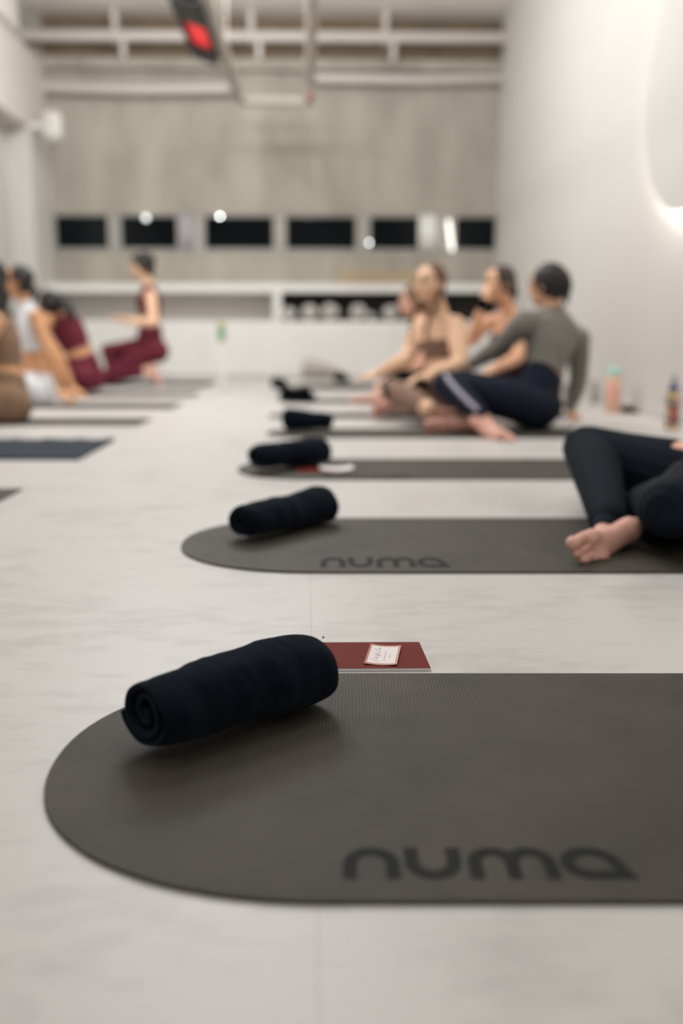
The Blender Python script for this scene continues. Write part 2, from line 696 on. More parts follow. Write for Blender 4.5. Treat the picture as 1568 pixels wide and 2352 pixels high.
# ------------------------------------------------------------------ pipes, conduit, heater under the ceiling
YPI = YB - .30
t = thing('ceiling_pipe', 'thick white pipe on brackets running under the ceiling', 'pipe', (0, YPI, 0))
zp = zY(85, YPI)
bm = bmesh.new()
loft(bm, [(xY(48, YPI, 80), 0, zY(81, YPI, 60)), (XR - .01, 0, zY(87, YPI, 1200))], [.056, .056], n=20)
obj('pipe', bm, M['pipe'], t, True)
for px in (265, 577, 885, 1197):
    bm = bmesh.new()
    x = xY(px, YPI, 85)
    lathe_c = Vector((x, 0, zp))
    loft(bm, [(x - .02, 0, zp), (x + .02, 0, zp)], [.074, .074], n=18, cap=False)
    z2 = zY(135, YPI)
    x2 = xY(px + 18, YPI, 120)
    box(bm, (x2 - .028, -.012, z2), (x2 + .028, .012, zp - .03), .004)
    box(bm, (x - .03, -.012, zp + .03), (x + .03, .012, CEIL), .004)
    obj('bracket', bm, M['pipe'], t)
YPJ = YB - .15
for (xa, xb, ya, yb, lab) in ((98, 530, 200, 203, 'lower white pipe at the left, ending behind the hanging conduit'), (722, 1186, 179, 178, 'lower white pipe at the right, ending at the white wall')):
    bm = bmesh.new()
    A = Vector((xY(xa, YPJ, ya), YPJ, zY(ya, YPJ, xa)))
    B = Vector((xY(xb, YPJ, yb), YPJ, zY(yb, YPJ, xb)))
    mid = (A + B) / 2 - Vector((0, 0, .02))
    loft(bm, [A, mid, B], [.05] * 3, n=16)
    tag(obj('wall_pipe', bm, M['pipe'], None, True), lab, 'pipe')

ZCON = zY(232, YB - .9)
YCON = YB - .9
cA = Vector((xY(548, YCON, 232), YCON, ZCON))
cB = Vector((xY(711, YCON, 232), YCON, ZCON))
t = thing('ceiling_conduit', 'pale U shaped conduit loop hanging below the ceiling', 'conduit', (0, 0, 0))
bm = bmesh.new()
dA, dB = Vector((0, -6.0, 0)), Vector((0.0, -6.0, 0))
loft(bm, [cA + dA, cA + Vector((0, -.08, 0)), cA + Vector((.02, -.02, 0)), cA + Vector((.08, 0, 0)), cB + Vector((-.08, 0, 0)), cB + Vector((-.02, -.02, 0)), cB + Vector((0, -.08, 0)), cB + dB], [.045] * 8, side=Z, n=12)
obj('conduit', bm, M['conduit'], t, True)
for q in (cA, cB):
    for dy in (-1.5, -4.2):
        bm = bmesh.new()
        loft(bm, [q + Vector((0, dy, .04)), Vector((q.x, q.y + dy, CEIL))], [.006, .006], n=8)
        obj('hanger', bm, M['conduit'], t, True)
pz = atX(709, 172, cB.x) if abs(ray(709, 172).x) > 1e-4 else K(709, 172, 9)
yy = cB.y - .78
t = thing('sprinkler', 'small sprinkler with a red bulb under the right conduit arm', 'sprinkler', (cB.x, yy, ZCON - .045))
bm = bmesh.new()
lathe(bm, [(.012, 0), (.03, -.005), (.03, -.02), (.014, -.03), (.012, -.05)], n=14)
obj('body', bm, M['pipe'], t, True)
bm = bmesh.new()
ell(bm, Vector((0, 0, -.065)), (Vector((.018, 0, 0)), Vector((0, .018, 0)), Vector((0, 0, .028))), 12)
obj('bulb', bm, material('red_glass_bulb', (220, 90, 80), 0.3), t, True)

# infrared heater beside the left arm of the conduit
hx = cA.x - .15
hz = ZCON + .02
hy0, hy1 = cA.y - 1.6, cA.y - 3.2
t = thing('infrared_heater', 'black infrared heater with a glowing red tube beside the conduit', 'heater', (hx, (hy0 + hy1) / 2, hz), 0)
t.rotation_euler = (0, math.radians(18), 0)
hl = abs(hy0 - hy1) / 2
bm = bmesh.new()
pr = [(-.11, -.05), (-.085, .05), (.085, .05), (.11, -.05), (.095, -.05), (.07, .03), (-.07, .03), (-.095, -.05)]
A = [bm.verts.new((p[0], -hl, p[1])) for p in pr]
B = [bm.verts.new((p[0], hl, p[1])) for p in pr]
for i in range(8):
    bm.faces.new((A[i], A[(i + 1) % 8], B[(i + 1) % 8], B[i]))
bm.faces.new(A)
bm.faces.new(list(reversed(B)))
obj('housing', bm, M['blackplastic'], t)
for s in (-1, 1):
    bm = bmesh.new()
    y0, y1 = (hl - .34, hl) if s > 0 else (-hl, -hl + .52)
    box(bm, (-.11, y0, -.056), (.11, y1, -.04), .003)
    obj('end_cover', bm, M['blackplastic'], t)
bm = bmesh.new()
box(bm, (-.075, -hl + .52, -.012), (.075, hl - .34, .0), .002)
obj('heating_tube', bm, M['heatglow'], t)
for s in (-.5, .5):
    bm = bmesh.new()
    loft(bm, [(0, s * hl, .04), (-math.sin(math.radians(18)) * .5, s * hl, CEIL - hz - .03)], [.008, .008], n=8)
    obj('hanging_rod', bm, M['blackplastic'], t, True)

# wall speaker
c = atY(122, 290, YB - .7)
t = thing('wall_speaker', 'small white speaker on the left bulkhead', 'speaker', (c.x, c.y, c.z))
bm = bmesh.new()
box(bm, (-.075, -.09, -.125), (.075, .09, .125), .02)
obj('cabinet', bm, M['white'], t)
bm = bmesh.new()
box(bm, (-.06, -.097, -.11), (.06, -.088, .11), .004)
obj('grille', bm, M['white_dim'], t)
bm = bmesh.new()
box(bm, (XP - c.x, -.02, -.02), (-.07, .02, .02), .004)
obj('bracket', bm, M['white'], t)

# ------------------------------------------------------------------ backlit round mirror on the right wall
e1 = atX(1478, 300, XR - .06)
e2 = atX(1568, 478, XR - .06)
ZM, RM = 1.87, 0.70
YM = e1.y - RM
t = thing('round_mirror', 'large round backlit mirror on the right wall, its reflection painted white', 'wall light', (XR, YM, ZM))
n = 96


def disc(bm, r0, r1, x0, x1, n=96):
    def ringv(r, x):
        return [bm.verts.new((x, r * math.cos(2 * math.pi * k / n), r * math.sin(2 * math.pi * k / n))) for k in range(n)]
    if r0 > 0:
        R = [ringv(r0, x0), ringv(r1, x0), ringv(r1, x1), ringv(r0, x1)]
        for i in range(4):
            A, B = R[i], R[(i + 1) % 4]
            for k in range(n):
                bm.faces.new((A[k], A[(k + 1) % n], B[(k + 1) % n], B[k]))
    else:
        A, B = ringv(r1, x0), ringv(r1, x1)
        for k in range(n):
            bm.faces.new((A[k], A[(k + 1) % n], B[(k + 1) % n], B[k]))
        bm.faces.new(A)
        bm.faces.new(list(reversed(B)))


bm = bmesh.new()
disc(bm, 0, RM, -.060, -.052)
obj('disc', bm, M['wall'], t)  # mirror face painted matte white for the wall it reflects
bm = bmesh.new()
disc(bm, RM - .14, RM - .09, -.052, 0)
obj('frame', bm, M['white'], t)
bm = bmesh.new()
disc(bm, RM - .089, RM - .035, -.046, -.010)
obj('led_strip', bm, M['led'], t)

# ------------------------------------------------------------------ low cabinet, shelf and countertop along the back wall
Zc = zY(737, YC)
Zt0, Zt1 = zY(671, YC), zY(652, YC)
X0, X1 = XP, XR
t = thing('low_cabinet', 'long low white cabinet with flat doors along the back wall', 'cabinet', ((X0 + X1) / 2, YC + .2, 0))
o0 = Vector(t.location)
bm = bmesh.new()
box(bm, Vector((X0, YC + .02, 0.0)) - o0, Vector((X1, YB - .002, Zc)) - o0)
obj('body', bm, M['white'], t)
nd = 9
for k in range(nd):
    xa = X0 + (X1 - X0) * k / nd
    xb = X0 + (X1 - X0) * (k + 1) / nd
    bm = bmesh.new()
    box(bm, Vector((xa + .002, YC, .012)) - o0, Vector((xb - .002, YC + .02, Zc - .03)) - o0, .002)
    obj('door', bm, M['white'], t)
t = thing('open_shelf', 'open white shelf niche under the countertop with a divider', 'shelf', ((X0 + X1) / 2, YC + .2, Zc))
o0 = Vector(t.location)
xd0, xd1 = xY(627, YC, 700), xY(646, YC, 700)
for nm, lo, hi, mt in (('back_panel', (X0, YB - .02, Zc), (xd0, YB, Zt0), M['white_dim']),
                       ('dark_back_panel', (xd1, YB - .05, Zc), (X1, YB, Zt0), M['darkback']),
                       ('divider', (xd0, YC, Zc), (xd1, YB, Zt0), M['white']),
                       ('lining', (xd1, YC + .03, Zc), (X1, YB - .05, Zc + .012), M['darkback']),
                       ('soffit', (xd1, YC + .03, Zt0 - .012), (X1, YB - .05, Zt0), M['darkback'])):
    bm = bmesh.new()
    box(bm, Vector(lo) - o0, Vector(hi) - o0)
    o = obj(nm, bm, mt, t)
    if nm == 'dark_back_panel':
        o['label'] = 'dark back panel'
ob = boxob('countertop', (X0, YC - .01, Zt0), (X1, YB, Zt1), M['white'], bev=.004)
tag(ob, 'long white countertop over the open shelf along the back wall', 'countertop')


# towels rolled and stored in the dark niche
def spiral_profile(r, turns=3.0, th=0.012, n=90, inner=0.006):
    """outer spiral points from the core out to radius r"""
    pts = []
    for k in range(n + 1):
        f = k / n
        rr = inner + (r - inner) * f ** .62
        pts.append((rr, f * turns * 2 * math.pi))
    return pts


def rolled_towel(name, length, r, mat, seed=0, turns=3.2, th=0.0085, squash=0.93, swell=0.0, tilt=0.0, nl=40, parent=None, dip=0.0):
    """sheet of cloth rolled up along X, lying on z = 0, one end open to show the coil"""
    bm = bmesh.new()
    prof = spiral_profile(r - th * .5, turns)
    grid = []
    nn = len(prof)
    for j in range(nl + 1):
        u = j / nl
        x = (u - .5) * length
        row = []
        for i, (rr, a) in enumerate(prof):
            f = i / (nn - 1)
            rad = rr * (1 + swell * (u - .5) * 2 - dip * math.exp(-((u - .56) / .1) ** 2))
            # cloth ends pull in softly
            e = min(u, 1 - u) * length
            rad *= 1 - .13 * math.exp(-e / .012)
            ang = a + tilt * u + 2.2
            y = math.cos(ang) * rad
            z = math.sin(ang) * rad * squash
            q = Vector((x * 9 + seed * 5.1, y * 9, z * 9))
            d = noise.noise(q) * .007 + noise.noise(q * 2.7) * .0035 + noise.noise(Vector((x * 55 + y * 12, z * 30 + seed, y * 30))) * .0014
            ll = noise.noise(Vector((seed + 3.3, f * 3.2, u * 0.6 + 9))) * .012 * (1 if abs(u - .5) > .3 else .6)
            row.append(bm.verts.new((x + ll * math.copysign(1, u - .5) * abs(u - .5) * 2, y + math.cos(ang) * d, z + math.sin(ang) * d)))
        grid.append(row)
    for A, B in zip(grid, grid[1:]):
        for k in range(nn - 1):
            bm.faces.new((A[k], A[k + 1], B[k + 1], B[k]))
    zmin = min(v.co.z for v in bm.verts)
    for v in bm.verts:
        v.co.z += -zmin * .995
        if v.co.z < .010:
            v.co.z = .0035 + v.co.z * .65
    o = obj(name, bm, mat, parent, True)
    s = o.modifiers.new('s', 'SOLIDIFY')
    s.thickness = th
    s.offset = -1
    b = o.modifiers.new('b', 'BEVEL')
    b.width = th * .3
    b.segments = 2
    b.limit_method = 'ANGLE'
    b.angle_limit = math.radians(60)
    return o


def towel_on(name, label, group, A, B, r, mat=None, z=0.0, **kw):
    """towel from ground point A to B (Vectors on the floor plane)"""
    mid = (A + B) / 2
    d = B - A
    o = rolled_towel(name, d.length, r, mat or M['towel'], **kw)
    o.location = (mid.x, mid.y, z)
    o.rotation_euler = (0, 0, math.atan2(d.y, d.x))
    return tag(o, label, 'towel', group)


wt = material('white_terry_cloth', (226, 222, 216), 1.0, bump=0.6, bscale=300)
base = None
niche = [(662, 19, 'first rolled white towel beside the divider in the dark niche'), (710, 23, 'second rolled white towel from the divider in the dark niche'), (757, 24, 'third rolled white towel from the divider in the dark niche'),
         (822, 23, 'fourth rolled white towel from the divider in the dark niche'), (853, 12, 'small rolled towel between larger ones in the dark niche'), (897, 21, 'rolled white towel in the dark niche left of the blonde woman'), ]
for px, rp, lab in niche:
    r = rp * YC / FPX * 1.02
    r = min(r, (Zt0 - Zc) / 2 - .03)
    o = rolled_towel('rolled_towel', .24, r * .97, wt, seed=px, turns=2.2, th=.022, squash=.98, nl=10)
    o.location = (xY(px, YC + .06, 705), YC + .17, Zc + .0125)
    o.rotation_euler = (0, 0, math.pi / 2)
    tag(o, lab, 'towel', 'white towels in the niche')

# row of tan bottles on the countertop
tan = material('tan_ceramic', (196, 172, 134), 0.5)
first = None
for k in range(11):
    px = 786 + k * 16.5
    x = xY(px, YC + .18, 640)
    if first is None:
        first = thing('bottle', '', 'bottle', (x, YC + .18, Zt1), 0, 'tan bottles on the countertop')
        bm = bmesh.new()
        lathe(bm, [(.024, 0), (.028, .004), (.028, .10), (.024, .115), (.012, .125), (.011, .14)], n=18)
        obj('body', bm, tan, first, True)
        bm = bmesh.new()
        lathe(bm, [(.014, .138), (.014, .160), (.012, .163)], n=14)
        obj('cap', bm, material('pale_cap', (214, 200, 172), 0.5), first, True)
        o = first
    else:
        o = first.copy()
        COL.objects.link(o)
        o.location = (x, YC + .18 + random.uniform(-.012, .012), Zt1)
        for ch in first.children:
            c = ch.copy()
            COL.objects.link(c)
            c.parent = o
    names = ['leftmost', 'second', 'third', 'fourth', 'fifth', 'sixth', 'seventh', 'eighth', 'ninth', 'tenth', 'rightmost']
    o['label'] = '%s tan bottle%s in the row on the white countertop' % (names[k], '' if k in (0, 10) else ' from the left')

# ------------------------------------------------------------------ mats
MROT = -YAW       # mats lie square to the camera heading


def stadium(L, W, round_left=True, round_right=True, n=40):
    r = W / 2
    pts = []
    if round_left:
        for k in range(n + 1):
            a = math.pi / 2 + math.pi * k / n
            ca, sa = math.cos(a), math.sin(a)
            e = 2 / 2.15
            pts.append((r + r * 1.12 * math.copysign(abs(ca) ** e, ca) + r * .12, r * math.copysign(abs(sa) ** e, sa)))
    else:
        pts += [(0.004, r), (0, r - .004), (0, -r + .004), (0.004, -r)]
    if round_right:
        for k in range(n + 1):
            a = -math.pi / 2 + math.pi * k / n
            pts.append((L - r + r * math.cos(a), r * math.sin(a)))
    else:
        pts += [(L - .004, -r), (L, -r + .004), (L, r - .004), (L - .004, r)]
    return pts


def prism(bm, pts, z0, z1):
    A = [bm.verts.new((p[0], p[1], z0)) for p in pts]
    B = [bm.verts.new((p[0], p[1], z1)) for p in pts]
    bm.faces.new(list(reversed(A)))
    top = bm.faces.new(B)
    n = len(pts)
    for i in range(n):
        bm.faces.new((A[i], A[(i + 1) % n], B[(i + 1) % n], B[i]))
    bmesh.ops.bevel(bm, geom=list(top.edges), offset=min(.0015, (z1 - z0) * .3), segments=2, affect='EDGES')


def numa(bm, z):
    s = .26

    def arc(cx, cy, rx, ry, a0, a1, n=18):
        return [(cx + rx * math.cos(math.radians(a0 + (a1 - a0) * k / n)), cy + ry * math.sin(math.radians(a0 + (a1 - a0) * k / n))) for k in range(n + 1)]
    r = .5 - s / 2
    ribbon(bm, [(s / 2, 0)] + arc(.52, .46, .52 - s / 2, 1 - .46 - s / 2, 180, 0) + [(1.04 - s / 2, 0)], s, z=z)
    x = 1.13
    ribbon(bm, [(x + s / 2, 1)] + arc(x + .52, .54, .52 - s / 2, .54 - s / 2, 180, 360) + [(x + 1.04 - s / 2, 1)], s, z=z)
    x = 2.28
    hw = .47
    for k in range(2):
        xx = x + k * (2 * hw - s)
        st = [(xx + s / 2, 0)] if k == 0 else []
        ribbon(bm, st + arc(xx + hw, .5, hw - s / 2, .5 - s / 2, 180, 0) + [(xx + 2 * hw - s / 2, 0)], s, z=z + k * 1e-4)
    x = x + 4 * hw - s + .07
    ribbon(bm, arc(x + .56, .5, .56 - s / 2, .5 - s / 2, 270, 15, 26) + [(x + 1.12, s / 2)], s, z=z, closed=True)


LOGO_W = 2.28 + 4 * .47 - .26 + .07 + 1.15
MAT_T = 0.005
mats_r = [  # near edge y, far edge y, tip x, label, logo (x0, x1, base y, top y)
    (2080, 1553, 128, 'large grey rounded yoga mat in the foreground carrying a big dark rolled towel', (787, 1450, 2030, 1957)),
    (1318, 1193, 420, 'grey rounded yoga mat, second from the front, under the crossed legs', (735, 1027, 1308, 1285)),
    (1103, 1056, 547, 'grey rounded yoga mat, third from the front, with a towel and paper card', (745, 940, 1102, 1094)),
    (1007, 986, 612, 'grey rounded yoga mat under the woman in the grey top', None),
    (961, 950, 617, 'grey rounded yoga mat under the blonde woman in taupe', None),
    (927, 917, 640, 'grey rounded yoga mat behind the blonde woman, under dark bundles', None),
    (896, 883, 672, 'pale grey yoga mat farthest back on the right side', None),
]
fd = G(784, 0 + 900)


def gcam(px, py):
    return G(px, py, MAT_T)


def heading_depth(py):
    g = G(CX, py)
    return g.dot(HEAD)


for i, (yn, yf, xt, lab, lg) in enumerate(mats_r):
    hn, hf = heading_depth(yn), heading_depth(yf)
    W = hf - hn
    hm = (hn + hf) / 2
    dax = hm * math.cos(PITCH) + CAMH * math.sin(PITCH)
    xtip = (xt - CX) / FPX * dax
    o0 = RIGHT * xtip + HEAD * hm
    t = thing('yoga_mat', lab, 'yoga mat', (o0.x, o0.y, 0), MROT, 'rounded yoga mats on the right')
    if i == 6:
        t['label'] = lab
    L = 1.78 if i < 4 else 1.9
    bm = bmesh.new()
    prism(bm, stadium(L, W, True, True), 0.0, MAT_T)
    obj('mat', bm, M['mat'], t)
    if lg:
        x0, x1, yb, yt = lg
        hb, ht = heading_depth(yb), heading_depth(yt)
        db = hb * math.cos(PITCH) + CAMH * math.sin(PITCH)
        xa, xb = (x0 - CX) / FPX * db - xtip, (x1 - CX) / FPX * db - xtip
        bm = bmesh.new()
        numa(bm, 0)
        for v in bm.verts:
            v.co = Vector((xa + v.co.x / LOGO_W * (xb - xa), hb - hm + v.co.y * (ht - hb), MAT_T - .0001 + v.co.z))
        o = obj('logo', bm, M['matdark'], t)
        o['label'] = 'dark printed lettering'

mats_l = [  # near y, far y, right end x at the far edge
    (1172, 1125, 52, 'grey square ended mat at the left edge, nearest on that side', 'mat'),
    (978, 962, 350, 'dark grey square ended mat at the left, under the woman in taupe', 'mat'),
    (939, 927, 420, 'dark square ended mat at the left, under the leaning hands', 'mat'),
    (911, 902, 462, 'dark square ended mat at the left, behind the leaning hands', 'mat'),
    (888, 878, 497, 'grey square ended mat farthest back at the left, near the crouching woman', 'mat'),
    (1057, 1013, 262, 'mat fully covered by a navy towel at the left', 'matnavy'),
]
for i, (yn, yf, xr, lab, mk) in enumerate(mats_l):
    hn, hf = heading_depth(yn), heading_depth(yf)
    df = hf * math.cos(PITCH) + CAMH * math.sin(PITCH)
    xe = (xr - CX) / FPX * df
    hm = (hn + hf) / 2
    L = 1.62
    o0 = RIGHT * (xe - L) + HEAD * hm
    t = thing('yoga_mat', lab, 'yoga mat', (o0.x, o0.y, 0), MROT, 'square ended mats on the left')
    bm = bmesh.new()
    prism(bm, stadium(L, hf - hn, False, False), 0.0, MAT_T)
    obj('mat', bm, M['mat'], t)
    if mk == 'matnavy':
        bm = bmesh.new()
        nx, ny = 70, 24
        g = [[None] * (ny + 1) for _ in range(nx + 1)]
        for a in range(nx + 1):
            for b in range(ny + 1):
                x = L * a / nx + .004
                y = (b / ny - .5) * ((hf - hn) + .01)
                zz = MAT_T + .004 + .006 * max(0, noise.noise(Vector((x * 7, y * 9, 2.2)))) + (.005 * max(0, math.sin(x * 40)) if b >= ny - 1 else 0)
                g[a][b] = bm.verts.new((x, y, zz))
        for a in range(nx):
            for b in range(ny):
                bm.faces.new((g[a][b], g[a + 1][b], g[a + 1][b + 1], g[a][b + 1]))
        o = obj('mat_towel', bm, M['matnavy'], None, True)
        o.location, o.rotation_euler = t.location, t.rotation_euler
        s = o.modifiers.new('s', 'SOLIDIFY')
        s.thickness = .0035
        tag(o, 'navy towel spread flat over a mat at the left', 'towel')
        t['label'] = 'mat hidden under the spread navy towel at the left'

# ------------------------------------------------------------------ rolled towels on the mats
GT = 'dark rolled towels on the mats'


def gz(px, py):
    return G(px, py, MAT_T)


A1, B1 = gz(328, 1734), gz(718, 1610)
towel_on('rolled_towel', 'large dark navy rolled towel on the foreground mat', GT, A1, B1, .075, z=MAT_T, seed=1, swell=.11, dip=.07, squash=.82, tilt=.5, nl=80, turns=2.6)
towel_on('rolled_towel', 'dark navy rolled towel on the second mat from the front', GT, gz(550, 1242), gz(742, 1196), .067, z=MAT_T, seed=2, swell=.12, dip=.03, tilt=.6, nl=50, squash=.82)
towel_on('rolled_towel', 'dark navy rolled towel on the third mat, beside a paper card', GT, gz(584, 1084), gz(736, 1066), .070, z=MAT_T, seed=5, swell=.14, squash=.85, tilt=.4, nl=40)
towel_on('rolled_towel', 'dark rolled towel behind the third mat, on the mat of the grey-topped woman', GT, gz(656, 989), gz(762, 992), .068, z=MAT_T, seed=9, swell=-.2, squash=.9, tilt=.8, nl=40)


def bundle(name, label, c, blobs, mat):
    bm = bmesh.new()
    for (dx, dy, dz, rx, ry, rz) in blobs:
        ell(bm, Vector((dx, dy, dz)), (Vector((rx, 0, 0)), Vector((0, ry, 0)), Vector((0, 0, rz))))
    me = remeshed(bm, .008, 4)
    for v in me.vertices:
        q = Vector(v.co) * 9
        d = noise.noise(q) * .02 + noise.noise(q * 2.5) * .008
        v.co = Vector(v.co) + Vector(v.normal) * d
        if v.co.z < 0.0015:
            v.co.z = 0.0015
    o = obj(name, me, mat, None, True)
    o.location = c
    return tag(o, label, 'towel', GT)


g = gz(682, 922)
bundle('crumpled_towel', 'crumpled black towel bundle on the mat behind, lower of two touching bundles', (g.x, g.y, MAT_T), [(-.05, 0, .045, .08, .07, .05), (.05, 0, .05, .07, .07, .062), (.09, .0, .03, .05, .06, .04)], M['blackcloth'])
g = gz(640, 896)
bundle('crumpled_towel', 'small black towel bundle at the far left end of the right mats', (g.x, g.y, .001), [(-.02, 0, .06, .05, .06, .05), (.03, 0, .055, .05, .06, .055), (.07, -.02, .02, .05, .06, .035)], M['blackcloth'])
g = gz(780, 876)
bundle('crumpled_towel', 'rounded black towel bundle beside the grey wedge cushion', (g.x, g.y, .001), [(0, 0, .045, .075, .07, .055), (.05, 0, .03, .05, .06, .035)], M['blackcloth'])
# wedge cushion by the cabinet
g = G(745, 868)
bm = bmesh.new()
pr = [(-.24, 0), (.26, 0), (.25, .03), (.06, .145), (-.17, .205), (-.22, .19)]
A = [bm.verts.new((p[0], -.09, p[1])) for p in pr]
B = [bm.verts.new((p[0], .09, p[1])) for p in pr]
bm.faces.new(A)
bm.faces.new(list(reversed(B)))
for i in range(len(pr)):
    bm.faces.new((A[i], A[(i + 1) % 6], B[(i + 1) % 6], B[i]))
bmesh.ops.bevel(bm, geom=list(bm.edges), offset=.022, segments=4, affect='EDGES')
o = obj('wedge_cushion', bm, material('greige_fabric', (196, 188, 180), 0.95, bump=.3, bscale=300), None, True)
o.location = (g.x, min(g.y, YC - .1), 0)
tag(o, 'greige wedge cushion on the floor in front of the white cabinet', 'cushion')

# ------------------------------------------------------------------ booklet, card, paper
zb = 0.006
pts = [G(966, 1474, zb), G(990, 1534, zb)]
far_r, near_r = pts
ax = (far_r - near_r)
bw = ax.length
ay = ax.normalized()
axx = Vector((ay.y, -ay.x, 0))
# the booklet lies parallel to the mats
yb_ = HEAD
org = near_r
t = thing('booklet', 'burgundy booklet with white edges lying on the floor behind the big towel', 'booklet', (org.x, org.y, 0), MROT + math.radians(.8))
Wb = heading_depth(1474) - heading_depth(1534)
Wb = (far_r - near_r).dot(HEAD)
sh = (far_r - near_r).dot(RIGHT)
Lb = .180


def quadprism(bm, q, z0, z1):
    A = [bm.verts.new((p[0], p[1], z0)) for p in q]
    B = [bm.verts.new((p[0], p[1], z1)) for p in q]
    bm.faces.new(list(reversed(A)))
    bm.faces.new(B)
    for i in range(4):
        bm.faces.new((A[i], A[(i + 1) % 4], B[(i + 1) % 4], B[i]))


bm = bmesh.new()
quadprism(bm, [(-Lb, 0), (0, 0), (sh, Wb), (-Lb + sh, Wb)], 0.0005, .0052)
obj('pages', bm, M['paper'], t)
bm = bmesh.new()
quadprism(bm, [(-Lb, .0006), (-.0008, .0006), (sh - .0008, Wb - .0006), (-Lb + sh, Wb - .0006)], .0052, .006)
obj('cover', bm, M['burgundy'], t)
# gift card on the booklet
zc = .0075
cs = [G(835, 1525, zc), G(911, 1528, zc), G(921, 1486, zc), G(851, 1480, zc)]
c0 = cs[0]
t = thing('gift_card', 'small white card with copper border and handwriting on the booklet', 'card', (c0.x, c0.y, 0))


def card_point(u, v, dz=0.0):
    p = (c0 * (1 - u) + cs[1] * u) * (1 - v) + (cs[3] * (1 - u) + cs[2] * u) * v - c0
    bend = .0035 * (abs(2 * u - 1) ** 2) * .7 + .0016 * (u * v)
    return Vector((p.x, p.y, .0064 + bend + dz))


def card_sheet(bm, u0, u1, v0, v1, dz, th=.0004, n=16):
    T = [[bm.verts.new(card_point(u0 + (u1 - u0) * i / n, v0 + (v1 - v0) * j / n, dz + th)) for j in range(n + 1)] for i in range(n + 1)]
    Bt = [[bm.verts.new(card_point(u0 + (u1 - u0) * i / n, v0 + (v1 - v0) * j / n, dz)) for j in range(n + 1)] for i in range(n + 1)]
    for i in range(n):
        for j in range(n):
            bm.faces.new((T[i][j], T[i + 1][j], T[i + 1][j + 1], T[i][j + 1]))
            bm.faces.new((Bt[i][j], Bt[i][j + 1], Bt[i + 1][j + 1], Bt[i + 1][j]))
    for i in range(n):
        bm.faces.new((Bt[i][0], Bt[i + 1][0], T[i + 1][0], T[i][0]))
        bm.faces.new((Bt[i][n], T[i][n], T[i + 1][n], Bt[i + 1][n]))
        bm.faces.new((Bt[0][i], T[0][i], T[0][i + 1], Bt[0][i + 1]))
        bm.faces.new((Bt[n][i], Bt[n][i + 1], T[n][i + 1], T[n][i]))


bm = bmesh.new()
card_sheet(bm, 0, 1, 0, 1, 0)
o = obj('card', bm, M['copper'], t)
o['label'] = 'copper border'
bm = bmesh.new()
card_sheet(bm, .07, .925, .07, .93, .0004, .0001)
obj('face', bm, M['paper'], t)
# handwriting "Little gift from Numa" runs up the card (x = along v, y = across -u)
strokes = [
    [(.0, .10), (.05, .16), (.10, .28), (.15, .42), (.14, .45), (.12, .34), (.09, .14), (.04, -.02), (-.02, .0), (.02, .07), (.12, .08)],      # L
    [(.17, .12), (.18, .06), (.20, .10), (.22, .26), (.215, .06), (.235, .06)], [(.19, .2), (.245, .21)],
    [(.25, .07), (.265, .30), (.275, .06), (.30, .08), (.31, .13), (.285, .10), (.30, .05), (.33, .08)],
    [(.38, .12), (.36, .10), (.36, .05), (.385, .10), (.39, -.1), (.365, -.08), (.40, .06), (.41, .12), (.415, .05), (.435, .3), (.445, .33), (.43, -.06), (.45, .08), (.465, .25), (.47, .05)],
    [(.52, -.06), (.54, .2), (.555, .32), (.545, .1), (.56, .06), (.57, .12), (.585, .11), (.59, .06), (.61, .11), (.615, .05), (.63, .1), (.64, .05), (.65, .11), (.665, .05)],
    [(.70, .02), (.72, .20), (.74, .40), (.76, .14), (.775, .04), (.79, .24), (.82, .44), (.86, .46)], [(.80, .12), (.81, .05), (.825, .12), (.83, .05), (.845, .11), (.85, .05), (.86, .11), (.87, .05), (.89, .11), (.885, .06), (.91, .07)],
]
bm = bmesh.new()


def on_card(bm, pts, wd):
    b2 = bmesh.new()
    ribbon(b2, pts, wd, h=.0012)
    for v in b2.verts:
        lx, ly, lz = v.co
        u = .34 - (ly - .1) * .52
        vv = .14 + lx * .80
        v.co = card_point(u, vv, .00045 + lz * .08)
    me = bpy.data.meshes.new('tmp')
    b2.to_mesh(me)
    b2.free()
    bm.from_mesh(me)
    bpy.data.meshes.remove(me)


def smooth_curve(p, n=5):
    out = []
    for i in range(len(p) - 1):
        p0, p1, p2, p3 = p[max(0, i - 1)], p[i], p[i + 1], p[min(len(p) - 1, i + 2)]
        for k in range(n):
            s = k / n
            out.append(tuple(.5 * ((2 * p1[c]) + (-p0[c] + p2[c]) * s + (2 * p0[c] - 5 * p1[c] + 4 * p2[c] - p3[c]) * s * s + (-p0[c] + 3 * p1[c] - 3 * p2[c] + p3[c]) * s ** 3) for c in (0, 1)))
    out.append(p[-1])
    return out


for st in strokes:
    on_card(bm, smooth_curve(st), .0075)
obj('handwriting', bm, M['ink'], t)
bm = bmesh.new()
random.seed(3)
for (row, v0, v1, h) in ((-.36, .10, .72, .045), (-.62, .26, .48, .035), (-.70, .30, .42, .02)):
    x = v0
    while x < v1:
        on_card(bm, [(x, row), (x, row + h)], .008)
        if random.random() < .6:
            on_card(bm, [(x, row + h * .5), (x + .01, row + h * .5)], .006)
        x += .018
obj('small_print', bm, M['ink'], t)
bm = bmesh.new()
on_card(bm, [(.93, -.86), (.955, -.86)], .02)
obj('corner_mark', bm, M['ink'], t)
random.seed(7)

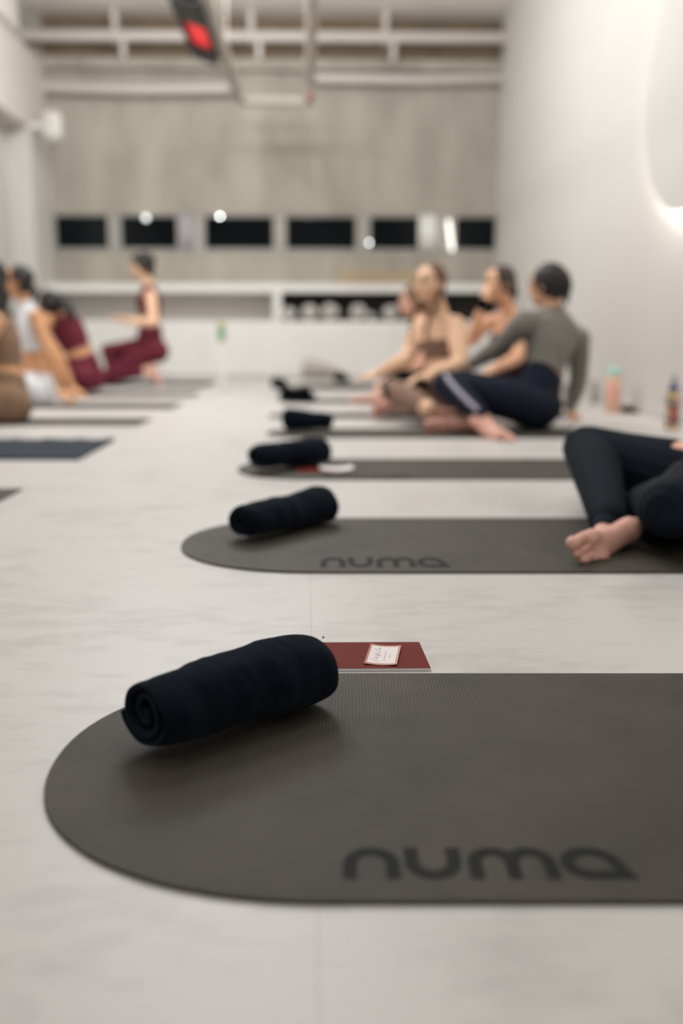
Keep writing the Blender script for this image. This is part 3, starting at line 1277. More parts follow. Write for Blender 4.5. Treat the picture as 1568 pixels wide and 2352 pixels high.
bm = bmesh.new()
g0, g1 = gz(692, 1079), gz(800, 1071)
c = (g0 + g1) / 2
t = thing('paper_card', 'white and burgundy paper card under the towel on the third mat', 'card', (gz(752, 1080).x, gz(752, 1080).y, MAT_T), MROT + .05)
box(bm, (-.12, -.075, .0005), (.02, .06, .003), .0005)
obj('cover', bm, M['burgundy'], t)
bm = bmesh.new()
bmesh.ops.create_grid(bm, x_segments=10, y_segments=6, size=.5)
for v in bm.verts:
    x, y = v.co.x * .13, v.co.y * .11
    v.co = Vector((x + .035, y, .0045 + .007 * (v.co.x * 2) ** 2))
o = obj('sheet', bm, M['paper'], t, True)
s = o.modifiers.new('s', 'SOLIDIFY')
s.thickness = .001

g = G(742, 1465)
bm = bmesh.new()
ell(bm, Vector((0, 0, .0014)), (Vector((.0022, 0, 0)), Vector((0, .0022, 0)), Vector((0, 0, .0014))), 10)
o = obj('bead', bm, M['blackplastic'], None, True)
o.location = (g.x, g.y, 0)
tag(o, 'tiny black bead on the floor seam beside the burgundy booklet', 'bead')

# ------------------------------------------------------------------ slim floor stand by the left mats
g = G(511, 902)
t = thing('floor_stand', 'slim white floor stand with a small green and yellow tag on top', 'stand', (g.x, g.y, 0))
zt = atY(513, 742, g.y).z
bm = bmesh.new()
box(bm, (-.20, -.02, 0), (.02, .02, .012), .003)
box(bm, (-.02, -.02, 0), (.02, .22, .012), .003)
obj('base', bm, M['white'], t)
bm = bmesh.new()
loft(bm, [(0, .02, .01), (.0, .02, zt - .16)], [.026, .024], n=14)
obj('post', bm, M['white'], t, True)
z1 = zt - .16
for nm, r0, z0, zz, c in (('neck', .028, z1, z1 + .035, (206, 200, 160)), ('tag_plate', .030, z1 + .035, z1 + .115, (94, 168, 140)), ('cap', .026, z1 + .115, z1 + .165, (176, 166, 60))):
    bm = bmesh.new()
    lathe(bm, [(r0 * .9, z0), (r0, z0 + .005), (r0, zz - .005), (r0 * .85, zz)], Vector((0, .02, 0)), 16)
    obj(nm, bm, material('stand_' + nm, c, .5), t, True)


# ------------------------------------------------------------------ drinking bottles by the right wall
def bottle(name, label, g, h, r, parts):
    t = thing(name, label, 'bottle', (g.x, g.y, 0), 0, 'drinking bottles by the right wall')
    for nm, prof, m in parts:
        bm = bmesh.new()
        lathe(bm, [(p[0] * r, p[1] * h) for p in prof], n=28)
        obj(nm, bm, m, t, True)
    return t


def gradient_mat(name, stops, h, rough=.4):
    m = bpy.data.materials.new(name)
    m.use_nodes = True
    nt = m.node_tree
    b = nt.nodes['Principled BSDF']
    tc = nt.nodes.new('ShaderNodeTexCoord')
    sx = nt.nodes.new('ShaderNodeSeparateXYZ')
    mr = nt.nodes.new('ShaderNodeMapRange')
    mr.inputs['From Max'].default_value = h
    r = nt.nodes.new('ShaderNodeValToRGB')
    nt.links.new(tc.outputs['Object'], sx.inputs[0])
    nt.links.new(sx.outputs['Z'], mr.inputs[0])
    nt.links.new(mr.outputs[0], r.inputs[0])
    nt.links.new(r.outputs[0], b.inputs['Base Color'])
    e = r.color_ramp.elements
    e[0].position, e[0].color = stops[0][0], (*lin(stops[0][1]), 1)
    e[1].position, e[1].color = stops[-1][0], (*lin(stops[-1][1]), 1)
    for p, c in stops[1:-1]:
        x = e.new(p)
        x.color = (*lin(c), 1)
    b.inputs['Roughness'].default_value = rough
    return m


def pattern_mat():
    m = bpy.data.materials.new('blotched_colour_print')
    m.use_nodes = True
    nt = m.node_tree
    b = nt.nodes['Principled BSDF']
    tc = nt.nodes.new('ShaderNodeTexCoord')
    v = nt.nodes.new('ShaderNodeTexVoronoi')
    v.inputs['Scale'].default_value = 42
    r = nt.nodes.new('ShaderNodeValToRGB')
    r.color_ramp.interpolation = 'CONSTANT'
    sx = nt.nodes.new('ShaderNodeSeparateColor')
    nt.links.new(tc.outputs['Object'], v.inputs['Vector'])
    nt.links.new(v.outputs['Color'], sx.inputs[0])
    nt.links.new(sx.outputs[0], r.inputs[0])
    cols = [(70, 92, 104), (206, 96, 66), (226, 196, 120), (220, 206, 190), (190, 60, 50), (120, 130, 90)]
    e = r.color_ramp.elements
    e[0].position, e[0].color = 0, (*lin(cols[0]), 1)
    e[1].position, e[1].color = 1 / 6, (*lin(cols[1]), 1)
    for k in range(2, 6):
        x = e.new(k / 6)
        x.color = (*lin(cols[k]), 1)
    nt.links.new(r.outputs[0], b.inputs['Base Color'])
    b.inputs['Roughness'].default_value = .35
    return m


g = G(1405, 948)
h = atY(1405, 842, g.y).z
bottle('water_bottle', 'peach and pink water bottle with a mint lid by the right wall', g, h, .046,
       [('body', [(.9, 0), (1, .02), (1, .78), (.94, .80)], gradient_mat('peach_pink_coat', [(0, (236, 196, 168)), (.45, (240, 178, 160)), (.8, (240, 200, 172))], h)),
        ('lid', [(.93, .80), (.96, .81), (.96, .93), (.8, .95), (.5, .955), (.45, 1.0)], material('mint_plastic', (166, 214, 200), .4))])
g = G(1541, 985)
h = atY(1545, 862, g.y).z
bottle('patterned_bottle', 'colourful patterned bottle with a blue neck and clear spout, nearest by the right wall', g, h, .036,
       [('body', [(.9, 0), (1, .02), (1, .60), (.9, .66), (.6, .70)], pattern_mat()),
        ('neck', [(.55, .70), (.75, .71), (.75, .79), (.5, .81)], material('deep_blue_plastic', (30, 42, 120), .35)),
        ('spout', [(.36, .81), (.34, .97), (.28, 1.0)], material('smoky_plastic', (150, 156, 160), .2))])
g = G(1303, 938)
h = atY(1303, 862, g.y).z
bottle('water_bottle', 'pale translucent bottle with a pink band behind the grey-topped woman', g, h, .036,
       [('body', [(.9, 0), (1, .02), (1, .45)], material('frosted_plastic', (222, 214, 212), .3)), ('band', [(1.01, .45), (1.01, .62)], material('dusty_pink_band', (190, 146, 142), .5)), ('shoulder', [(1, .62), (.7, .82), (.4, .9), (.38, 1.0)], M['white'])])
g = G(1362, 926)
h = atY(1362, 868, g.y).z
bottle('slim_bottle', 'slim grey bottle standing left of the peach bottle', g, h, .022,
       [('body', [(.9, 0), (1, .02), (1, .8), (.6, .9)], material('warm_grey_steel', (150, 146, 136), .4)), ('lid', [(.6, .9), (.62, .92), (.6, 1.0)], M['white_dim'])])
g = G(1448, 949)
bundle_o = bundle('crumpled_cloth', 'crumpled dark maroon cloth on the floor by the right wall', (g.x, g.y, .001), [(-.03, 0, .022, .045, .05, .028), (.035, 0, .012, .05, .05, .016)], material('dark_maroon_cloth', (66, 20, 28), .95))
bundle_o['category'] = 'cloth'
del bundle_o['group']

# PEOPLE_BEGIN
# ------------------------------------------------------------------ people
def V(x, y, z=0.0):
    """direction given as image right, away from the camera, up"""
    return (RIGHT * x + HEAD * y + Z * z).normalized()


def perp(v, t):
    return (v - t * v.dot(t)).normalized()


class Body:
    def __init__(self):
        self.bm = bmesh.new()
        self.seg = []     # tag, a, b, ra, rb, t0, t1

    def tube(self, tagname, pts, radii, side=None, n=16, cap=True):
        loft(self.bm, pts, radii, side, n, cap)
        rr = [max(r) if isinstance(r, (tuple, list)) else r for r in radii]
        ln = [0.0]
        for a, b in zip(pts, pts[1:]):
            ln.append(ln[-1] + (Vector(b) - Vector(a)).length)
        for i in range(len(pts) - 1):
            self.seg.append((tagname, Vector(pts[i]), Vector(pts[i + 1]), rr[i], rr[i + 1], ln[i] / ln[-1], ln[i + 1] / ln[-1]))

    def ball(self, tagname, c, axes, t=.5):
        ell(self.bm, c, axes, 16)
        r = sorted(a.length for a in axes)[1]
        self.seg.append((tagname, Vector(c), Vector(c) + Vector((0, 0, .001)), r, r, t, t))

    def classify(self, P):
        best = np.full(len(P), 1e9)
        tg = np.zeros(len(P), int)
        tt = np.zeros(len(P))
        self.names = sorted({s[0] for s in self.seg})
        for nm, a, b, ra, rb, t0, t1 in self.seg:
            A, B = np.array(a), np.array(b)
            d = B - A
            L2 = max(1e-9, d @ d)
            u = np.clip((P - A) @ d / L2, 0, 1)
            C = A + u[:, None] * d
            dist = np.linalg.norm(P - C, axis=1) - (ra + (rb - ra) * u)
            k = dist < best
            best[k] = dist[k]
            tg[k] = self.names.index(nm)
            tt[k] = (t0 + (t1 - t0) * u)[k]
        return tg, tt


def hand(B, wrist, d, pn, thumb, curl=.35, s=1.0):
    """palm, four unequal bent fingers and a thumb; d = finger direction, pn = palm side, thumb = direction of the thumb side"""
    d = d.normalized()
    pn = perp(pn, d)
    th = d.cross(pn)
    if th.dot(thumb) < 0:
        th = -th
    B.tube('hand', [wrist, wrist + d * .035 * s, wrist + d * .085 * s], [(.024 * s, .019 * s), (.036 * s, .018 * s), (.040 * s, .014 * s)], th, 12)
    for off, ln in ((.029, .070), (.010, .080), (-.010, .074), (-.028, .058)):
        b0 = wrist + d * .080 * s + th * off * s
        d1 = (d + pn * curl * .6 + th * off * 3).normalized()
        d2 = (d + pn * curl * 1.8 + th * off * 3).normalized()
        p1 = b0 + d1 * ln * .52 * s
        p2 = p1 + d2 * ln * .48 * s
        B.tube('hand', [b0, p1, p2], [.0098 * s, .0092 * s, .008 * s], th, 8)
    t0 = wrist + d * .025 * s + th * .026 * s
    t1 = t0 + (d * .6 + th * .75 + pn * .2).normalized() * .04 * s
    t2 = t1 + (d * .95 + th * .25 + pn * .25).normalized() * .03 * s
    B.tube('hand', [t0, t1, t2], [.013 * s, .011 * s, .009 * s], pn, 8)


def foot(B, heel, d, sole, inner, ankle, s=1.06):
    """heel, arch, ball and five toes; d = heel to toes, sole = outward normal of the sole, inner = side of the big toe"""
    d = d.normalized()
    sole = perp(sole, d)
    inn = d.cross(sole)
    if inn.dot(inner) < 0:
        inn = -inn
    up = -sole
    B.ball('foot', heel, (d * .034 * s, inn * .031 * s, up * .034 * s))
    B.tube('foot', [heel + up * .004, heel + d * .055 * s + up * .010 * s - inn * .003 * s, heel + d * .105 * s + up * .010 * s - inn * .001 * s, heel + d * .150 * s + up * .0 * s + inn * .003 * s],
           [(.030 * s, .030 * s), (.030 * s, .028 * s), (.036 * s, .024 * s), (.043 * s, .018 * s)], inn, 16)
    B.ball('foot', heel + d * .150 * s + inn * .024 * s - up * .004, (d * .026 * s, inn * .023 * s, up * .019 * s))
    B.ball('foot', heel + d * .145 * s - inn * .022 * s - up * .003, (d * .026 * s, inn * .022 * s, up * .017 * s))
    B.tube('instep', [ankle, heel + d * .075 * s + up * .030 * s, heel + d * .135 * s + up * .012 * s], [(.034 * s, .034 * s), (.030 * s, .024 * s), (.036 * s, .014 * s)], inn, 14)
    for off, st, ln, r in ((.034, .180, .046, .0155), (.0085, .189, .038, .0088), (-.011, .183, .033, .0084), (-.029, .171, .030, .0082), (-.0445, .155, .027, .0082)):
        b0 = heel + d * st * s + inn * off * s
        B.tube('foot', [b0 - d * .015 * s, b0 + d * ln * .5 * s + up * .004 * s, b0 + d * ln * .85 * s - up * .002 * s], [r * .92 * s, r * .92 * s, r * 1.18 * s], inn, 10)


def arm(B, side, sh, el, wr, k):
    B.ball('upperarm' + side, sh, (Vector((.052 * k, 0, 0)), Vector((0, .052 * k, 0)), Vector((0, 0, .052 * k))), 0.0)
    B.tube('upperarm' + side, [sh, sh.lerp(el, .35), sh.lerp(el, .75), el], [.048 * k, .047 * k, .041 * k, .038 * k])
    B.tube('forearm' + side, [el, el.lerp(wr, .25), el.lerp(wr, .7), wr], [.038 * k, .040 * k, .031 * k, .026])


def leg(B, side, hip, kn, an, k=1.0):
    f = (kn - (hip + an) / 2)
    f = f.normalized() if f.length > 1e-4 else Vector((0, 0, 1))
    B.tube('thigh' + side, [hip, hip.lerp(kn, .3) + f * .008, hip.lerp(kn, .7), kn], [.088 * k, .084 * k, .066 * k, .056 * k])
    back = (an - kn).cross(f).cross(an - kn)
    back = -back.normalized() if back.length > 1e-6 else Vector((0, 0, 0))
    B.tube('shin' + side, [kn, kn.lerp(an, .3) + back * .012, kn.lerp(an, .65) + back * .006, an], [.053 * k, .057 * k, .046 * k, .036 * k])


def head_on(B, c, f, up, s=1.0):
    f = f.normalized()
    up = perp(up, f)
    lt = up.cross(f)
    B.ball('head', c + up * .022 * s - f * .008 * s, (lt * .074 * s, f * .094 * s, up * .086 * s))
    B.ball('head', c - up * .035 * s + f * .030 * s, (lt * .056 * s, f * .058 * s, up * .066 * s))
    B.ball('head', c - up * .082 * s + f * .055 * s, (lt * .026 * s, f * .026 * s, up * .022 * s))          # chin
    B.tube('head', [c + f * .083 * s + up * .022 * s, c + f * .104 * s - up * .018 * s], [.009 * s, .013 * s], lt, 8)  # nose
    B.ball('head', c + f * .078 * s + up * .034 * s, (lt * .046 * s, f * .014 * s, up * .010 * s))          # brow
    for q in (-1, 1):
        B.ball('head', c + lt * q * .073 * s - f * .008 * s - up * .006 * s, (lt * .010 * s, f * .018 * s, up * .029 * s))   # ears
        B.ball('head', c + lt * q * .038 * s + f * .062 * s - up * .018 * s, (lt * .024 * s, f * .022 * s, up * .022 * s))   # cheeks
    B.ball('head', c + f * .082 * s - up * .052 * s, (lt * .024 * s, f * .012 * s, up * .011 * s))          # mouth
    return f, up, lt


def face_parts(root, c, f, up, lt, s, lipm, hairm, browm):
    for q in (-1, 1):
        bm = bmesh.new()
        ell(bm, c + lt * q * .031 * s + f * .0805 * s + up * .012 * s, (lt * .014 * s, f * .009 * s, up * .007 * s), 12)
        obj('eye', bm, M['eye'], root, True)
        bm = bmesh.new()
        e0 = c + f * .0895 * s + up * .034 * s
        loft(bm, [e0 + lt * q * .014 * s, e0 + lt * q * .032 * s + up * .005 * s - f * .004 * s, e0 + lt * q * .05 * s - f * .016 * s], [.004 * s, .0045 * s, .003 * s], up, 8)
        obj('eyebrow', bm, browm, root, True)
    bm = bmesh.new()
    m0 = c + f * .0945 * s - up * .052 * s
    loft(bm, [m0 - lt * .022 * s - f * .008 * s, m0 + up * .001, m0 + lt * .022 * s - f * .008 * s], [(.004 * s, .004 * s), (.008 * s, .006 * s), (.004 * s, .004 * s)], up, 10)
    obj('lips', bm, lipm, root, True)


M['eye'] = material('dark_eye', (44, 32, 28), .25)
M['lips'] = material('soft_pink_lips', (186, 104, 96), .5)


def skin(name, rgb, red=(196, 104, 88)):
    """skin with finely mottled warmth"""
    m = material(name, rgb, .55, var=.06, vscale=18)
    b = m.node_tree.nodes['Principled BSDF']
    b.inputs['Subsurface Weight'].default_value = .12
    b.inputs['Subsurface Radius'].default_value = (.02, .008, .004)
    b.inputs['Subsurface Scale'].default_value = .5
    return m


def garment(root, me, sel, name, mat, off=.004, thick=.0, label=None):
    """cloth shell over the body faces marked in sel, with a clean hem"""
    nv = len(me.vertices)
    co = np.empty(nv * 3, np.float32)
    me.vertices.foreach_get('co', co)
    no = np.empty(nv * 3, np.float32)
    me.vertices.foreach_get('normal', no)
    co = co.reshape(-1, 3).astype(float)
    no = no.reshape(-1, 3)
    fl = float(co[:, 2].min())
    faces = [tuple(p.vertices) for p in me.polygons]
    keep = [f for f in faces if sum(1 for v in f if sel[v]) * 2 > len(f)]
    if not keep:
        return None
    used = sorted({v for f in keep for v in f})
    # even out the hem line
    from collections import defaultdict
    ec = defaultdict(int)
    for f in keep:
        for i in range(len(f)):
            e = (f[i], f[(i + 1) % len(f)])
            ec[(min(e), max(e))] += 1
    nb = defaultdict(list)
    for (a, b), c in ec.items():
        if c == 1:
            nb[a].append(b)
            nb[b].append(a)
    for _ in range(8):
        new = {}
        for v, l in nb.items():
            if len(l) == 2:
                new[v] = co[v] * .5 + (co[l[0]] + co[l[1]]) * .25
        for v, q in new.items():
            co[v] = q
    idx = {v: i for i, v in enumerate(used)}
    m2 = bpy.data.meshes.new(name)
    m2.from_pydata([(co[v][0] + no[v][0] * off, co[v][1] + no[v][1] * off, max(fl, co[v][2] + no[v][2] * off)) for v in used], [], [tuple(idx[v] for v in f) for f in keep])
    m2.update()
    for p in m2.polygons:
        p.use_smooth = True
    o = obj(name, m2, mat, root)
    s = o.modifiers.new('s', 'SOLIDIFY')
    s.thickness = max(thick, off * .9)
    s.offset = -1
    if label:
        o['label'] = label
    return o


def person(label, J, skinm, clothes, hair=None, hairm=None, voxel=.0075, face=True, smooth=4, hs=1.05, bust=True, rel=(0, 0, 0)):
    """J: joints in world space. The thing's origin is on the floor under the pelvis."""
    o0 = Vector((J['pelvis'].x, J['pelvis'].y, 0))
    J = {k: (v - o0 if k in POINTS else v) for k, v in J.items()}
    B = Body()
    pel, neck = J['pelvis'], J['neck']
    pf, cf = J['pfwd'], J['cfwd']
    ctrl = (pel + neck) / 2 + J.get('bend', Vector((0, 0, 0)))

    def spine(t):
        return pel * (1 - t) ** 2 + ctrl * 2 * t * (1 - t) + neck * t * t

    def tan(t):
        return ((ctrl - pel) * (1 - t) + (neck - ctrl) * t).normalized()
    ts = [-.10, 0.02, .18, .40, .62, .80, .92, 1.0]
    rad = [(.125, .090), (.165, .112), (.150, .102), (.116, .083), (.138, .096), (.150, .092), (.105, .068), (.052, .052)]
    tk = J.get('torsok', 1.04)
    rad = [(a * tk, b * tk) for a, b in rad[:-1]] + rad[-1:]
    pts, sides = [], []
    for t in ts:
        pts.append(spine(t) if t >= 0 else pel + tan(0) * (t * (neck - pel).length))
        f = pf.lerp(cf, max(0, min(1, t * 1.1)))
        tg = tan(max(0, t))
        sides.append(tg.cross(perp(f, tg)))
    B.tube('torso', pts, rad, sides, 24)
    lp = tan(0).cross(perp(pf, tan(0)))          # left of the pelvis
    lc = tan(1).cross(perp(cf, tan(1)))
    hipL, hipR = J.get('hipL', pel + lp * .088 - tan(0) * .03), J.get('hipR', pel - lp * .088 - tan(0) * .03)
    fpv = perp(pf, tan(0))
    for h in (hipL, hipR):
        gr = .090 * J.get('legk', 1.1)
        B.ball('glute', h - fpv * .045, (Vector((gr, 0, 0)), Vector((0, gr, 0)), Vector((0, 0, gr))), .0)
    if bust:
        tq = tan(.7)
        fq = perp(cf, tq)
        lq = tq.cross(fq)
        for q in (-1, 1):
            B.ball('bust', spine(.68) + lq * q * .062 + fq * .068, (lq * .056, fq * .05, tq * .054), .68)
    for sd in 'LR':
        sh, el, wr = J['sh' + sd], J['el' + sd], J['wr' + sd]
        B.tube('shoulder', [neck - tan(1) * .045, sh], [.058, .048])
        arm(B, sd, sh, el, wr, J.get('armk', 1.08))
        hd = J.get('hand' + sd, (wr - el).normalized())
        pn = J.get('palm' + sd, Vector((0, 0, -1)))
        hand(B, wr, hd, pn, J.get('thumb' + sd, Vector((0, 0, 1)) + cf), J.get('curl' + sd, .35))
        hip, kn, an = (hipL if sd == 'L' else hipR), J['kn' + sd], J['an' + sd]
        leg(B, sd, hip, kn, an, J.get('legk', 1.1))
        foot(B, J['heel' + sd], J['toe' + sd], J['sole' + sd], J['inn' + sd], an, J.get('footk', 1.06))
    hc = J['head']
    nk = spine(.97)
    B.tube('neck', [nk, hc.lerp(nk, .4) - J['hfwd'] * .012, hc - J['hfwd'] * .018 - Z * .02], [.056, .050, .050])
    f, up, lt = head_on(B, hc, J['hfwd'], J.get('hup', Z), hs)
    segs = B
    me = remeshed(B.bm, voxel, smooth)
    n = len(me.vertices)
    co = np.empty(n * 3, np.float32)
    me.vertices.foreach_get('co', co)
    P = co.reshape(-1, 3).astype(float)
    # nothing sinks through the mat
    fl = J.get('floor', MAT_T) + .0012
    low = P[:, 2] < fl
    if low.any():
        P[low, 2] = fl
        me.vertices.foreach_set('co', P.astype(np.float32).ravel())
        me.update()
    tg, tt = segs.classify(P)
    names = segs.names
    near = np.linalg.norm(P - np.array(hc), axis=1) < .128 * hs
    tg[near] = names.index('head')
    is_ = lambda *k: np.isin(tg, [names.index(x) for x in k if x in names])
    root = bpy.data.objects.new('person', None)
    COL.objects.link(root)
    root.location = o0
    tag(root, label, 'person')
    me.materials.append(skinm)
    me.materials.append(SK['sole'])
    if 'foot' in names:
        ft = (tg == names.index('foot')) | (tg == names.index('instep'))
        for p in me.polygons:
            if ft[p.vertices[0]]:
                p.material_index = 1
    obj('body', me, None, root)
    ctx = dict(P=P, is_=is_, t=tt, J=J, spine=spine)
    for (nm, fn, mt, off) in clothes:
        garment(root, me, fn(ctx), nm, mt, off)
    if face:
        face_parts(root, hc, f, up, lt, hs, M['lips'], hairm, hairm)
    if hair:
        bmh = bmesh.new()
        hair(bmh, hc, f, up, lt, hs)
        hm = remeshed(bmh, .007, 3)
        for v in hm.vertices:
            q = Vector(v.co) * 40
            v.co = Vector(v.co) + Vector(v.normal) * noise.noise(q) * .004
        obj('hair', hm, hairm, root)
    return root


POINTS = {'pelvis', 'neck', 'head', 'shL', 'shR', 'elL', 'elR', 'wrL', 'wrR', 'hipL', 'hipR', 'knL', 'knR', 'anL', 'anR', 'heelL', 'heelR'}


def cap_hair(bm, c, f, up, lt, s, back=.012, lift=.034, scale=1.02):
    ell(bm, c + up * lift * s - f * (.008 + back) * s, (lt * .085 * s * scale, f * .094 * s * scale, up * .092 * s * scale))
    ell(bm, c - up * .012 * s - f * .050 * s, (lt * .072 * s, f * .052 * s, up * .070 * s))


def tail(bm, pts, radii):
    loft(bm, pts, radii, None, 12)


def leggings(hem=.90, waist=.22):
    return lambda c: (c['is_']('thighL', 'thighR', 'glute') | (c['is_']('shinL', 'shinR') & (c['t'] < hem)) | (c['is_']('instep') & (c['t'] < hem - 1)) | (c['is_']('torso') & (c['t'] < waist + .09)))


def shorts(hem=.45, waist=.2):
    return lambda c: (c['is_']('glute') | (c['is_']('thighL', 'thighR') & (c['t'] < hem)) | (c['is_']('torso') & (c['t'] < waist + .09)))


def crop_top(lo=.46, hi=.84, sleeves=None, sh=False):
    def fn(c):
        r = (c['is_']('torso') & (c['t'] > lo + .05) & (c['t'] < hi)) | (c['is_']('bust'))
        if sh:
            r |= c['is_']('shoulder') | (c['is_']('torso') & (c['t'] > lo + .05) & (c['t'] < .965))
        if sleeves:
            r |= c['is_']('upperarmL', 'upperarmR') | (c['is_']('forearmL', 'forearmR') & (c['t'] < sleeves))
        return r
    return fn


CL = {}
CL['navy'] = material('navy_stretch_fabric', (20, 28, 37), .85, bump=.25, bscale=700, spec=.12)
CL['navy2'] = material('deep_navy_stretch_fabric', (27, 33, 46), .85, spec=.15)
CL['grey'] = material('ribbed_grey_knit', (130, 126, 120), .9, bump=.4, bscale=260, spec=.2)
CL['taupe'] = material('taupe_stretch_fabric', (138, 112, 98), .85, bump=.2, bscale=500, spec=.2)
CL['brown'] = material('brown_stretch_fabric', (132, 106, 86), .85, bump=.2, bscale=500, spec=.2)
CL['burg'] = material('burgundy_stretch_fabric', (104, 32, 50), .75, spec=.3)
CL['white'] = material('white_sports_fabric', (232, 234, 238), .8)
CL['plum'] = material('dark_plum_fabric', (52, 32, 34), .85, spec=.2)
CL['stripe'] = material('pale_lilac_piping', (166, 162, 176), .6)
SK = {}
SK['fair'] = skin('fair_skin', (238, 196, 162))
SK['warm'] = skin('warm_skin', (226, 176, 144))
SK['tan'] = skin('tan_skin', (208, 154, 112))
SK['pink'] = skin('rosy_skin', (230, 180, 158))
SK['sole'] = skin('rosy_sole_skin', (230, 176, 158))
HR = {}
HR['black'] = material('black_hair', (22, 19, 18), .5, bump=.5, bscale=160)
HR['brown'] = material('dark_brown_hair', (52, 38, 28), .5, bump=.5, bscale=160)
HR['blonde'] = material('dark_blonde_hair', (102, 71, 44), .5, bump=.5, bscale=160, var=.2, vscale=30)

# ---- foreground: crossed legs in navy leggings
pel = K(1645, 1125, 2.80)
hL, hR = K(1628, 1135, 2.68), K(1618, 1122, 2.86)
knR = limb(hR, 1347, 1032, .40, near=False)
anR = K(1398, 1196, 2.60)
heR = K(1443, 1216, 2.53)
knL = limb(hL, 1538, 1168, .34, near=True)
anL = K(1472, 1156, 2.86)
J = dict(pelvis=pel, neck=K(1790, 690, 3.0), head=K(1795, 588, 2.96), pfwd=V(-.95, -.2), cfwd=V(-.95, -.2), hfwd=V(-.95, -.3), bend=V(1, 0, 0) * .03,
         hipL=hL, hipR=hR, knL=knL, knR=knR, anL=anL, anR=anR, legk=1.28,
         heelR=heR, toeR=V(-.70, -.69, -.15), soleR=V(.58, -.68, .38), innR=V(-.1, 0, 1),
         heelL=K(1458, 1174, 2.88), toeL=V(-.16, .96, -.12), soleL=V(-.8, -.15, -.5), innL=Z,
         shL=K(1775, 745, 2.80), shR=K(1780, 740, 3.16))
J['elL'] = J['shL'] + V(.45, -.1, -.9) * .27
J['wrL'] = J['elL'] + V(.3, 0, -.95) * .24
J['elR'] = J['shR'] + V(.45, .1, -.9) * .27
J['wrR'] = J['elR'] + V(.3, 0, -.95) * .24
J['handL'] = J['handR'] = V(.8, 0, -.6)
p = person('person sitting cross-legged in navy leggings at the right edge, sole of a bare foot showing', J, SK['pink'],
           [('leggings', leggings(1.42, .10), CL['navy'], .004), ('crop_top', crop_top(.5, .84), CL['navy'], .004)],
           lambda bm, c, f, up, lt, s: cap_hair(bm, c, f, up, lt, s), HR['brown'], voxel=.0040, smooth=2)

# ---- woman in the grey top, twisted away
pel = K(1226, 925, 5.42)
J = dict(armk=1.2, torsok=1.12, footk=1.2, pelvis=pel, neck=K(1272, 712, 5.45), head=K(1256, 655, 5.42), legk=1.22, pfwd=V(-.96, .1), cfwd=V(-.5, .86, -.1), hfwd=V(-.78, .62, -.08), bend=V(.7, -.6, 0) * .05,
         shL=K(1203, 742, 5.32), shR=K(1328, 780, 5.50))
J['elL'] = limb(J['shL'], 1148, 795, .27, near=False)
J['wrL'] = limb(J['elL'], 1080, 838, .25, near=False)
J['elR'] = limb(J['shR'], 1328, 872, .27, near=False)
J['wrR'] = limb(J['elR'], 1308, 940, .24, near=False)
J['handR'] = V(.3, -.5, -.8)
J['palmR'] = V(-.2, .3, -.9)
J['hipL'] = K(1216, 932, 5.30)
J['hipR'] = K(1228, 925, 5.52)
J['knL'] = K(1022, 882, 5.28)
J['anL'] = limb(J['knL'], 1100, 950, .35, near=True)
J['heelL'] = J['anL'] + V(-.2, -.3, -.75) * .045
J.update(toeL=V(.45, -.72, -.36), soleL=V(-.5, -.65, .1), innL=V(.2, 0, 1))
J['knR'] = K(1060, 878, 5.72)
J['anR'] = limb(J['knR'], 1085, 965, .39, near=True)
J['heelR'] = K(1080, 972, 5.22)
J.update(toeR=V(-.85, -.40, -.1), soleR=V(.3, -.85, -.3), innR=V(0, 0, 1))


def ponytail_black(bm, c, f, up, lt, s):
    cap_hair(bm, c, f, up, lt, s, .012, .022, 1.02)
    b = c - f * .095 + up * .035
    tail(bm, [b + f * .03, b - f * .012, b - f * .024 - up * .05, b - f * .012 - up * .14], [.030, .034, .030, .012])


p_grey = person('woman in a long sleeved grey top and navy striped leggings, sitting twisted away', J, SK['warm'],
                [('leggings', leggings(1.2, .20), CL['navy2'], .005), ('long_sleeved_top', crop_top(.36, .99, .95, True), CL['grey'], .006)],
                ponytail_black, HR['black'])
o0 = p_grey.location
bm = bmesh.new()
a, b, c = J['knL'] - o0, J['anL'] - o0, J['hipL'] - o0
cam0 = (CAM - o0)


def onto(p, r, u=0.0):
    """a point on the limb surface facing the camera, shifted up by u"""
    d = (cam0 - p).normalized()
    return p + d * r + Z * u


loft(bm, [onto(a, .048, .050), onto(a.lerp(b, .12), .062, .034), onto(a.lerp(b, .35), .070, .022), onto(a.lerp(b, .62), .062, .014), onto(a.lerp(b, .95), .050, .010)], [(.013, .010)] * 5, None, 12)
obj('side_stripe', bm, CL['stripe'], p_grey, True)

# ---- blonde woman in taupe
pel = K(1015, 905, 6.05)
J = dict(legk=1.28, armk=1.30, torsok=1.16, pelvis=pel, neck=K(1010, 722, 6.0), head=K(985, 652, 5.92), pfwd=V(-.9, -.4), cfwd=V(-.82, -.57, -.05), hfwd=V(-.66, -.75, .05), bend=V(.4, .4, 0) * .07,
         shL=K(1045, 750, 5.88), shR=K(962, 752, 6.16))
J['elL'] = limb(J['shL'], 1060, 838, .27, near=True)
J['wrL'] = limb(J['elL'], 992, 860, .24, near=True)
J['handL'] = V(-.9, -.3, -.15)
J['elR'] = limb(J['shR'], 935, 826, .25, near=True)
J['wrR'] = limb(J['elR'], 868, 858, .24, near=False)
J['handR'] = V(-.95, -.1, -.2)
J['hipL'] = K(1020, 918, 5.95)
J['hipR'] = K(1005, 912, 6.18)
J['knL'] = limb(J['hipL'], 905, 898, .40, near=True)
J['anL'] = limb(J['knL'], 985, 940, .36, near=True)
J['heelL'] = J['anL'] + V(.5, 0, -.6) * .04
J.update(toeL=V(.45, .85, -.1), soleL=V(.2, -.8, -.5), innL=V(0, 0, 1))
J['knR'] = limb(J['hipR'], 905, 886, .40, near=False)
